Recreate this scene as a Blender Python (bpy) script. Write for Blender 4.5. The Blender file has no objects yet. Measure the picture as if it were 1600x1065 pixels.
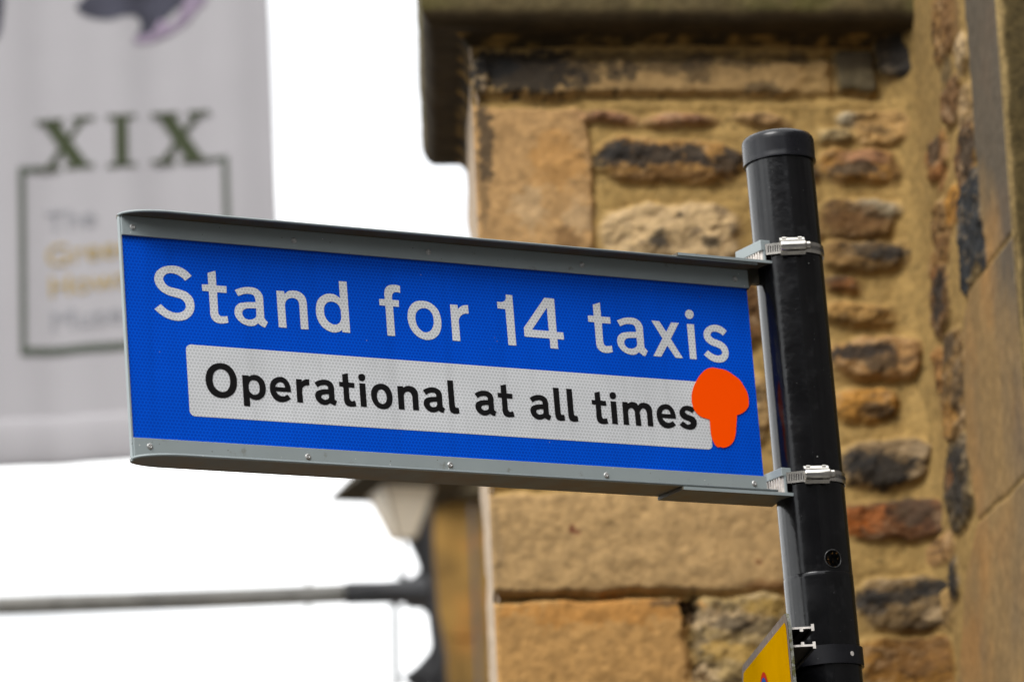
import bpy, bmesh, math, random
import numpy as np
from mathutils import Vector, Matrix, geometry, noise as mnoise

# ------------------------------------------------------------------ camera, sky, sun
S = bpy.context.scene
C = S.collection
CAM = Vector((0, 0, 1.6))
FPX, PITCH, ROLL = 7381.9, math.radians(14.7726), math.radians(-2.573)
fw = Vector((0, math.cos(PITCH), math.sin(PITCH)))
up0 = Vector((0, -math.sin(PITCH), math.cos(PITCH)))
rt0 = Vector((1, 0, 0))
RT = rt0 * math.cos(ROLL) + up0 * math.sin(ROLL)
UP = up0 * math.cos(ROLL) - rt0 * math.sin(ROLL)
cd = bpy.data.cameras.new('camera'); cam = bpy.data.objects.new('camera', cd); C.objects.link(cam)
M = Matrix((RT, UP, -fw)).transposed().to_4x4(); M.translation = CAM
cam.matrix_world = M
cd.sensor_width = 36; cd.lens = FPX / 1600 * 36
cd.clip_start = 0.1; cd.clip_end = 2000
cd.dof.use_dof = True; cd.dof.focus_distance = 4.98; cd.dof.aperture_fstop = 6.0
S.camera = cam

W = bpy.data.worlds.new('World'); S.world = W; W.use_nodes = True
nt = W.node_tree; nt.nodes.clear()
wo = nt.nodes.new('ShaderNodeOutputWorld'); bg = nt.nodes.new('ShaderNodeBackground')
sky = nt.nodes.new('ShaderNodeTexSky'); sky.sky_type = 'NISHITA'; sky.sun_disc = False
SUN_EL, SUN_AZ = math.radians(47), math.radians(-150)     # azimuth clockwise from +Y (view direction)
sky.sun_elevation = SUN_EL; sky.sun_rotation = SUN_AZ
sc_ = nt.nodes.new('ShaderNodeVectorMath'); sc_.operation = 'SCALE'; sc_.inputs['Scale'].default_value = 0.1
nz = nt.nodes.new('ShaderNodeTexNoise'); nz.inputs['Scale'].default_value = 7.0; nz.inputs['Detail'].default_value = 5
cr = nt.nodes.new('ShaderNodeValToRGB')
cr.color_ramp.elements[0].position = 0.34; cr.color_ramp.elements[0].color = (0.46, 0.465, 0.475, 1)
cr.color_ramp.elements[1].position = 0.54; cr.color_ramp.elements[1].color = (1.08, 1.08, 1.07, 1)
mx = nt.nodes.new('ShaderNodeMix'); mx.data_type = 'RGBA'; mx.inputs['Factor'].default_value = 0.9
L = nt.links.new
L(sky.outputs[0], sc_.inputs[0]); L(sc_.outputs[0], mx.inputs['A'])
L(nz.outputs['Fac'], cr.inputs[0]); L(cr.outputs[0], mx.inputs['B'])
L(mx.outputs['Result'], bg.inputs[0]); bg.inputs[1].default_value = 1.2
L(bg.outputs[0], wo.inputs[0])
sd = bpy.data.lights.new('sun', 'SUN'); sd.energy = 1.7; sd.angle = math.radians(28); sd.color = (1, 0.98, 0.95)
sun = bpy.data.objects.new('sun', sd); C.objects.link(sun)
sdir = Vector((math.sin(SUN_AZ) * math.cos(SUN_EL), math.cos(SUN_AZ) * math.cos(SUN_EL), math.sin(SUN_EL)))
sun.rotation_euler = sdir.to_track_quat('Z', 'Y').to_euler()
vs = S.view_settings; vs.view_transform = 'Standard'; vs.look = 'None'; vs.exposure = 1.0; vs.gamma = 1; vs.use_curve_mapping = False

# ------------------------------------------------------------------ helpers
def ray(px, py):
    return fw + RT * ((px - 800) / FPX) - UP * ((py - 532.5) / FPX)
def at(px, py, p0, n):                      # where the view ray of a pixel meets a real plane
    d = ray(px, py); t = (Vector(p0) - CAM).dot(n) / d.dot(n)
    return CAM + d * t
def atd(px, py, depth):                     # point at an axial depth
    return CAM + ray(px, py) * depth
def lin(r, g, b, k=1.0):
    f = lambda c: (c / 255 / 12.92 if c / 255 <= .04045 else ((c / 255 + .055) / 1.055) ** 2.4) * k
    return (f(r), f(g), f(b))
def tag(o, label=None, cat=None, group=None, kind=None):
    if label: o['label'] = label
    if cat: o['category'] = cat
    if group: o['group'] = group
    if kind: o['kind'] = kind
    return o
def empty(name, mat, label=None, cat=None, group=None):
    o = bpy.data.objects.new(name, None); C.objects.link(o); o.empty_display_size = .05
    o.matrix_world = mat
    return tag(o, label, cat, group)
def mesh_obj(name, verts, faces, mat, parent=None, smooth=False, mats=None, fm=None, cols=None):
    me = bpy.data.meshes.new(name); me.from_pydata([tuple(v) for v in verts], [], faces); me.update()
    for m in (mats or [mat]): me.materials.append(m)
    if fm is not None: me.polygons.foreach_set('material_index', fm)
    if smooth: me.polygons.foreach_set('use_smooth', [True] * len(me.polygons))
    if cols is not None:
        a = me.color_attributes.new('tint', 'FLOAT_COLOR', 'POINT')
        a.data.foreach_set('color', np.asarray(cols, dtype=np.float32).ravel())
    o = bpy.data.objects.new(name, me); C.objects.link(o)
    if parent: o.parent = parent
    return o
class MB:                                   # collects several shapes into one mesh
    def __init__(s): s.v = []; s.f = []
    def add(s, v, f):
        k = len(s.v); s.v += [Vector(p) for p in v]; s.f += [[i + k for i in q] for q in f]; return s
    def box(s, x0, x1, y0, y1, z0, z1):
        v = [(x, y, z) for x in (x0, x1) for y in (y0, y1) for z in (z0, z1)]
        return s.add(v, [(0, 1, 3, 2), (4, 6, 7, 5), (0, 4, 5, 1), (2, 3, 7, 6), (0, 2, 6, 4), (1, 5, 7, 3)])
    def prism(s, poly, a, b, ax=(0, 1, 2)):  # poly in the first two axes, extruded along the third
        n = len(poly); v = []
        for t in (a, b):
            for p in poly:
                q = [0, 0, 0]; q[ax[0]] = p[0]; q[ax[1]] = p[1]; q[ax[2]] = t; v.append(q)
        f = [[i, (i + 1) % n, n + (i + 1) % n, n + i] for i in range(n)]
        tri = geometry.tessellate_polygon([[Vector((p[0], p[1], 0)) for p in poly]])
        f += [list(t) for t in tri] + [[i + n for i in t][::-1] for t in tri]
        return s.add(v, f)
    def tube(s, pts, r, n=10, cap=True):
        pts = [Vector(p) for p in pts]; R = r if isinstance(r, (list, tuple)) else [r] * len(pts)
        v = []; f = []; prev = None
        for i, p in enumerate(pts):
            d = (pts[min(i + 1, len(pts) - 1)] - pts[max(i - 1, 0)]).normalized()
            x = (prev - d * prev.dot(d)).normalized() if prev else d.orthogonal().normalized()
            prev = x; y = d.cross(x)
            v += [p + (x * math.cos(2 * math.pi * k / n) + y * math.sin(2 * math.pi * k / n)) * R[i] for k in range(n)]
        for i in range(len(pts) - 1):
            for k in range(n):
                f.append([i * n + k, i * n + (k + 1) % n, (i + 1) * n + (k + 1) % n, (i + 1) * n + k])
        if cap: f += [list(range(n))[::-1], [(len(pts) - 1) * n + k for k in range(n)]]
        return s.add(v, f)
    def lathe(s, prof, cx=0, cy=0, n=64):   # prof: (r, z) about a vertical axis
        v = []; f = []
        for r, z in prof:
            v += [(cx + r * math.cos(2 * math.pi * k / n), cy + r * math.sin(2 * math.pi * k / n), z) for k in range(n)]
        for i in range(len(prof) - 1):
            for k in range(n):
                f.append([i * n + k, i * n + (k + 1) % n, (i + 1) * n + (k + 1) % n, (i + 1) * n + k])
        return s.add(v, f)
    def build(s, name, mat, parent=None, smooth=False, bevel=0, seg=2, auto=False):
        o = mesh_obj(name, s.v, s.f, mat, parent, smooth)
        bm = bmesh.new(); bm.from_mesh(o.data); bmesh.ops.remove_doubles(bm, verts=bm.verts, dist=1e-6)
        bmesh.ops.recalc_face_normals(bm, faces=bm.faces)
        if bevel:
            ed = [e for e in bm.edges if len(e.link_faces) == 2 and e.calc_face_angle(0) > .5]
            bmesh.ops.bevel(bm, geom=ed, offset=bevel, segments=seg, affect='EDGES', profile=.5)
        bm.to_mesh(o.data); bm.free()
        if smooth:
            o.data.polygons.foreach_set('use_smooth', [True] * len(o.data.polygons))
            if auto: o.data.set_sharp_from_angle(angle=math.radians(35))
        return o

# ---- materials
def material(name, base, rough=.6, metal=0, noise_scale=None, noise_amt=.15, bump=0, bump_scale=200, coat=0,
             spec=.5, attr=False, grime=None, grime_scale=30, grime_lo=.5, grime_hi=.7, specks=None, rvar=0):
    m = bpy.data.materials.new(name); m.use_nodes = True; n = m.node_tree.nodes; l = m.node_tree.links.new
    b = n['Principled BSDF']; b.inputs['Roughness'].default_value = rough; b.inputs['Metallic'].default_value = metal
    b.inputs['Specular IOR Level'].default_value = spec; b.inputs['Coat Weight'].default_value = coat
    b.inputs['Coat Roughness'].default_value = .08
    tc = n.new('ShaderNodeTexCoord'); co = tc.outputs['Object']
    if attr:
        a = n.new('ShaderNodeAttribute'); a.attribute_name = 'tint'; col = a.outputs['Color']
    else:
        r = n.new('ShaderNodeRGB'); r.outputs[0].default_value = (*base, 1); col = r.outputs[0]
    if noise_scale:
        t = n.new('ShaderNodeTexNoise'); t.inputs['Scale'].default_value = noise_scale; t.inputs['Detail'].default_value = 6
        l(co, t.inputs['Vector'])
        mr = n.new('ShaderNodeMapRange'); mr.inputs['From Min'].default_value = .3; mr.inputs['From Max'].default_value = .7
        mr.inputs['To Min'].default_value = 1 - noise_amt; mr.inputs['To Max'].default_value = 1 + noise_amt
        l(t.outputs['Fac'], mr.inputs['Value'])
        s = n.new('ShaderNodeVectorMath'); s.operation = 'SCALE'; l(col, s.inputs[0]); l(mr.outputs[0], s.inputs['Scale'])
        col = s.outputs[0]
    if grime:
        t = n.new('ShaderNodeTexNoise'); t.inputs['Scale'].default_value = grime_scale; t.inputs['Detail'].default_value = 8
        t.inputs['Roughness'].default_value = .7; l(co, t.inputs['Vector'])
        mr = n.new('ShaderNodeMapRange'); mr.inputs['From Min'].default_value = grime_lo; mr.inputs['From Max'].default_value = grime_hi
        l(t.outputs['Fac'], mr.inputs['Value'])
        x = n.new('ShaderNodeMix'); x.data_type = 'RGBA'; l(mr.outputs[0], x.inputs['Factor']); l(col, x.inputs['A'])
        x.inputs['B'].default_value = (*grime, 1); col = x.outputs['Result']
    if specks:                              # small paint chips / droppings: (colour, scale, size)
        for (sc, ssc, ssz) in specks:
            v = n.new('ShaderNodeTexVoronoi'); v.inputs['Scale'].default_value = ssc; l(co, v.inputs['Vector'])
            w = n.new('ShaderNodeTexNoise'); w.inputs['Scale'].default_value = ssc * .35; l(co, w.inputs['Vector'])
            lt = n.new('ShaderNodeMath'); lt.operation = 'LESS_THAN'; lt.inputs[1].default_value = ssz; l(v.outputs['Distance'], lt.inputs[0])
            gt = n.new('ShaderNodeMath'); gt.operation = 'GREATER_THAN'; gt.inputs[1].default_value = .56; l(w.outputs['Fac'], gt.inputs[0])
            mu = n.new('ShaderNodeMath'); mu.operation = 'MULTIPLY'; l(lt.outputs[0], mu.inputs[0]); l(gt.outputs[0], mu.inputs[1])
            x = n.new('ShaderNodeMix'); x.data_type = 'RGBA'; l(mu.outputs[0], x.inputs['Factor']); l(col, x.inputs['A'])
            x.inputs['B'].default_value = (*sc, 1); col = x.outputs['Result']
    l(col, b.inputs['Base Color'])
    if rvar:
        t = n.new('ShaderNodeTexNoise'); t.inputs['Scale'].default_value = 25; t.inputs['Detail'].default_value = 6; l(co, t.inputs['Vector'])
        mr = n.new('ShaderNodeMapRange'); mr.inputs['From Min'].default_value = .3; mr.inputs['From Max'].default_value = .7
        mr.inputs['To Min'].default_value = max(0, rough - rvar); mr.inputs['To Max'].default_value = rough + rvar
        l(t.outputs['Fac'], mr.inputs['Value']); l(mr.outputs[0], b.inputs['Roughness'])
    if bump:
        t = n.new('ShaderNodeTexNoise'); t.inputs['Scale'].default_value = bump_scale; t.inputs['Detail'].default_value = 5; l(co, t.inputs['Vector'])
        bp = n.new('ShaderNodeBump'); bp.inputs['Strength'].default_value = 1; bp.inputs['Distance'].default_value = bump
        l(t.outputs['Fac'], bp.inputs['Height']); l(bp.outputs[0], b.inputs['Normal'])
    return m

def sheeting(name, base, light, pitch=.0040, blotch=.08, rough=.45, spec=.06):
    """retroreflective film: a fine honeycomb of cells under a clear face"""
    m = material(name, base, rough=rough, spec=spec); n = m.node_tree.nodes; l = m.node_tree.links.new
    b = n['Principled BSDF']; tc = n['Texture Coordinate']
    sp = n.new('ShaderNodeSeparateXYZ'); l(tc.outputs['Object'], sp.inputs[0])
    cb = n.new('ShaderNodeCombineXYZ'); l(sp.outputs['X'], cb.inputs['X']); l(sp.outputs['Z'], cb.inputs['Y'])
    sc = n.new('ShaderNodeVectorMath'); sc.operation = 'SCALE'; sc.inputs['Scale'].default_value = 1 / pitch; l(cb.outputs[0], sc.inputs[0])
    def cell(off):
        a = n.new('ShaderNodeVectorMath'); a.operation = 'ADD'; a.inputs[1].default_value = (100 + off[0], 173.2050808 + off[1], 0); l(sc.outputs[0], a.inputs[0])
        q = n.new('ShaderNodeVectorMath'); q.operation = 'MODULO'; q.inputs[1].default_value = (1, 1.7320508, 1); l(a.outputs[0], q.inputs[0])
        h = n.new('ShaderNodeVectorMath'); h.operation = 'SUBTRACT'; h.inputs[1].default_value = (.5, .8660254, 0); l(q.outputs[0], h.inputs[0])
        k = n.new('ShaderNodeVectorMath'); k.operation = 'LENGTH'; l(h.outputs[0], k.inputs[0]); return k.outputs['Value']
    mn = n.new('ShaderNodeMath'); mn.operation = 'MINIMUM'; l(cell((0, 0)), mn.inputs[0]); l(cell((.5, .8660254)), mn.inputs[1])
    mr = n.new('ShaderNodeMapRange'); mr.inputs['From Min'].default_value = .36; mr.inputs['From Max'].default_value = .48; l(mn.outputs[0], mr.inputs['Value'])
    x = n.new('ShaderNodeMix'); x.data_type = 'RGBA'; x.inputs['A'].default_value = (*base, 1); x.inputs['B'].default_value = (*light, 1)
    l(mr.outputs[0], x.inputs['Factor'])
    t = n.new('ShaderNodeTexNoise'); t.inputs['Scale'].default_value = 9; t.inputs['Detail'].default_value = 6; l(tc.outputs['Object'], t.inputs['Vector'])
    r2 = n.new('ShaderNodeMapRange'); r2.inputs['From Min'].default_value = .3; r2.inputs['From Max'].default_value = .7
    r2.inputs['To Min'].default_value = 1 - blotch; r2.inputs['To Max'].default_value = 1 + blotch; l(t.outputs['Fac'], r2.inputs['Value'])
    s = n.new('ShaderNodeVectorMath'); s.operation = 'SCALE'; l(x.outputs['Result'], s.inputs[0]); l(r2.outputs[0], s.inputs['Scale'])
    col = s.outputs[0]
    for (cc, ssc, thr, gt_) in (((.05, .035, .02), 55, .035, .60), ((.25, .24, .2), 90, .05, .62)):       # grit and fly specks
        v = n.new('ShaderNodeTexVoronoi'); v.inputs['Scale'].default_value = ssc; l(tc.outputs['Object'], v.inputs['Vector'])
        w = n.new('ShaderNodeTexNoise'); w.inputs['Scale'].default_value = ssc * .3; l(tc.outputs['Object'], w.inputs['Vector'])
        lt = n.new('ShaderNodeMath'); lt.operation = 'LESS_THAN'; lt.inputs[1].default_value = thr; l(v.outputs['Distance'], lt.inputs[0])
        gg = n.new('ShaderNodeMath'); gg.operation = 'GREATER_THAN'; gg.inputs[1].default_value = gt_; l(w.outputs['Fac'], gg.inputs[0])
        mu = n.new('ShaderNodeMath'); mu.operation = 'MULTIPLY'; l(lt.outputs[0], mu.inputs[0]); l(gg.outputs[0], mu.inputs[1])
        x2 = n.new('ShaderNodeMix'); x2.data_type = 'RGBA'; l(mu.outputs[0], x2.inputs['Factor']); l(col, x2.inputs['A']); x2.inputs['B'].default_value = (*cc, 1)
        col = x2.outputs['Result']
    mp = n.new('ShaderNodeMapping'); mp.inputs['Scale'].default_value = (60, 1, 3); l(tc.outputs['Object'], mp.inputs[0])
    t3 = n.new('ShaderNodeTexNoise'); t3.inputs['Scale'].default_value = 1; t3.inputs['Detail'].default_value = 4; l(mp.outputs[0], t3.inputs['Vector'])
    m3 = n.new('ShaderNodeMapRange'); m3.inputs['From Min'].default_value = .5; m3.inputs['From Max'].default_value = .75; m3.inputs['To Min'].default_value = 1; m3.inputs['To Max'].default_value = .91; l(t3.outputs['Fac'], m3.inputs['Value'])
    s3 = n.new('ShaderNodeVectorMath'); s3.operation = 'SCALE'; l(col, s3.inputs[0]); l(m3.outputs[0], s3.inputs['Scale'])
    l(s3.outputs[0], b.inputs['Base Color'])
    return m

MAT = {
 'blue': sheeting('blue_film', (0.0, .050, .46), (0.0, .097, .68)),
 'white': sheeting('white_film', (.49, .50, .51), (.70, .71, .73)),
 'black_vinyl': material('black_vinyl', (.006, .0055, .006), rough=.6, spec=.12),
 'orange': material('orange_vinyl', (1.0, .078, 0.0), rough=.8, spec=.02),
 'grey': material('grey_paint', lin(138, 147, 148), rough=.5, noise_scale=14, noise_amt=.05, grime=lin(95, 88, 72), grime_scale=45, grime_lo=.62, grime_hi=.78,
                  specks=[((.08, .06, .04), 160, .09), ((.7, .7, .68), 110, .06)]),
 'flange': material('shaded_grimy_grey_paint', lin(80, 76, 64), rough=.6, noise_scale=30, noise_amt=.15, grime=lin(84, 66, 38), grime_scale=28, grime_lo=.42, grime_hi=.62,  # grey paint darkened as if in underside shade, with brown grime
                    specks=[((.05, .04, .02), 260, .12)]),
 'rivet': material('rivet_aluminium', (.42, .42, .41), rough=.45, metal=.6, noise_scale=300, noise_amt=.5),
 'steel': material('stainless_steel', (.62, .59, .54), rough=.24, metal=1, noise_scale=120, noise_amt=.12, rvar=.1),
 'slot': material('slot_shadow', (.03, .028, .025), rough=.8),
 'pole': material('black_gloss_paint', (.0025, .0025, .003), rough=.16, spec=.38, coat=.0, bump=.00022, bump_scale=95, rvar=.06, grime=(.014, .014, .015), grime_scale=38, grime_lo=.55, grime_hi=.75,
                  specks=[((.20, .20, .19), 60, .045), ((.07, .07, .07), 170, .07)], noise_scale=40, noise_amt=.3),
 'cap': material('black_plastic_cap', (.005, .005, .007), rough=.28, spec=.34, bump=.0001, bump_scale=60, noise_scale=30, noise_amt=.3, rvar=.08,
                 specks=[((.08, .08, .075), 120, .1)]),
 'band': material('black_band', (.007, .007, .009), rough=.36, spec=.3, noise_scale=60, noise_amt=.3, specks=[((.2, .2, .2), 120, .06)]),
 'yellow': material('yellow_film', lin(216, 158, 0, .56), rough=.9, spec=0, noise_scale=20, noise_amt=.06, grime=lin(120, 92, 20), grime_scale=55, grime_lo=.64, grime_hi=.70),
 'brown': material('faded_black_border', lin(92, 78, 66), rough=.7, spec=.12, noise_scale=90, noise_amt=.25, grime=lin(130, 122, 112), grime_scale=60, grime_lo=.6, grime_hi=.75),
 'edge': material('lichened_plate_edge', lin(105, 105, 98), rough=.9, noise_scale=150, noise_amt=.3, grime=lin(70, 68, 30), grime_scale=130, grime_lo=.48, grime_hi=.58, bump=.0012, bump_scale=260),
 'red': material('red_vinyl', lin(200, 60, 35, .55), rough=.9, spec=0), 'blue_vinyl': material('blue_vinyl', lin(45, 85, 160, .6), rough=.9, spec=0),
 'alu': material('aluminium_channel', (.62, .58, .54), rough=.6, metal=.25, noise_scale=200, noise_amt=.25, grime=lin(95, 95, 25), grime_scale=110, grime_lo=.66, grime_hi=.7),
 'alu_dark': material('near_black_channel', (.012, .012, .013), rough=.8),  # near-black tone on the channel bodies
 'stone': material('weathered_sandstone', (.4, .3, .2), rough=.92, attr=True, noise_scale=70, noise_amt=.16, bump=.0012, bump_scale=110, spec=.25),
 'tooled': material('tooled_sandstone', (.4, .3, .2), rough=.95, attr=True, noise_scale=120, noise_amt=.25, bump=.002, bump_scale=160, spec=.2),
 'slate': material('roof_slate', (.06, .06, .065), rough=.7, noise_scale=8, noise_amt=.3),
 'plainstone': material('plain_sandstone', lin(165, 130, 88, .9), rough=.92, noise_scale=6, noise_amt=.3, bump=.003, bump_scale=40),
 'ochre': material('ochre_sandstone', lin(186, 142, 66, .46), rough=.92, noise_scale=9, noise_amt=.3, grime=lin(165, 105, 40), grime_scale=5, grime_lo=.55, grime_hi=.7),
 'dark_brown': material('dark_brown_stone', lin(62, 52, 32), rough=.95, noise_scale=12, noise_amt=.4),  # even dark brown for the eaves course and lantern hood
 'iron': material('black_iron', (.035, .035, .038), rough=.5),  # black raised slightly in place of sky glare over the ironwork
 'fabric': material('white_fabric', (.285, .275, .285), rough=.85, spec=.15, noise_scale=5, noise_amt=.03),
 'olive': material('olive_print', lin(50, 56, 36), rough=.8, spec=.2),
 'frame_print': material('grey_green_print', lin(66, 72, 62), rough=.8, spec=.2),
 'grey_print': material('grey_print', lin(128, 128, 132), rough=.8, spec=.2),
 'gold_print': material('gold_print', lin(146, 126, 76), rough=.8, spec=.2),
 'art_dark': material('dark_art_print', lin(52, 52, 62), rough=.8, spec=.2, noise_scale=14, noise_amt=.4),
 'art_pale': material('mauve_art_print', lin(118, 106, 122), rough=.8, spec=.2, noise_scale=20, noise_amt=.3),
 'tube': material('galvanised_tube', lin(140, 138, 132), rough=.55, metal=.2, noise_scale=25, noise_amt=.2),
 'brass': material('tarnished_clip', lin(140, 120, 90), rough=.5, metal=.4),
 'lamp_glass': material('stone_reflection_glass', lin(250, 234, 208), rough=.4, noise_scale=12, noise_amt=.1),  # reflected sandstone coloured into opaque glass
 'asphalt': material('asphalt', (.045, .045, .047), rough=.9, noise_scale=60, noise_amt=.3),
 'terrace': material('dark_grey_stone', (.11, .105, .10), rough=.9, noise_scale=4, noise_amt=.3),  # dark tone so the added walls dim the pole's reflections
 'paving': material('grey_paving', (.11, .108, .10), rough=.9, noise_scale=5, noise_amt=.2),
}
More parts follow.
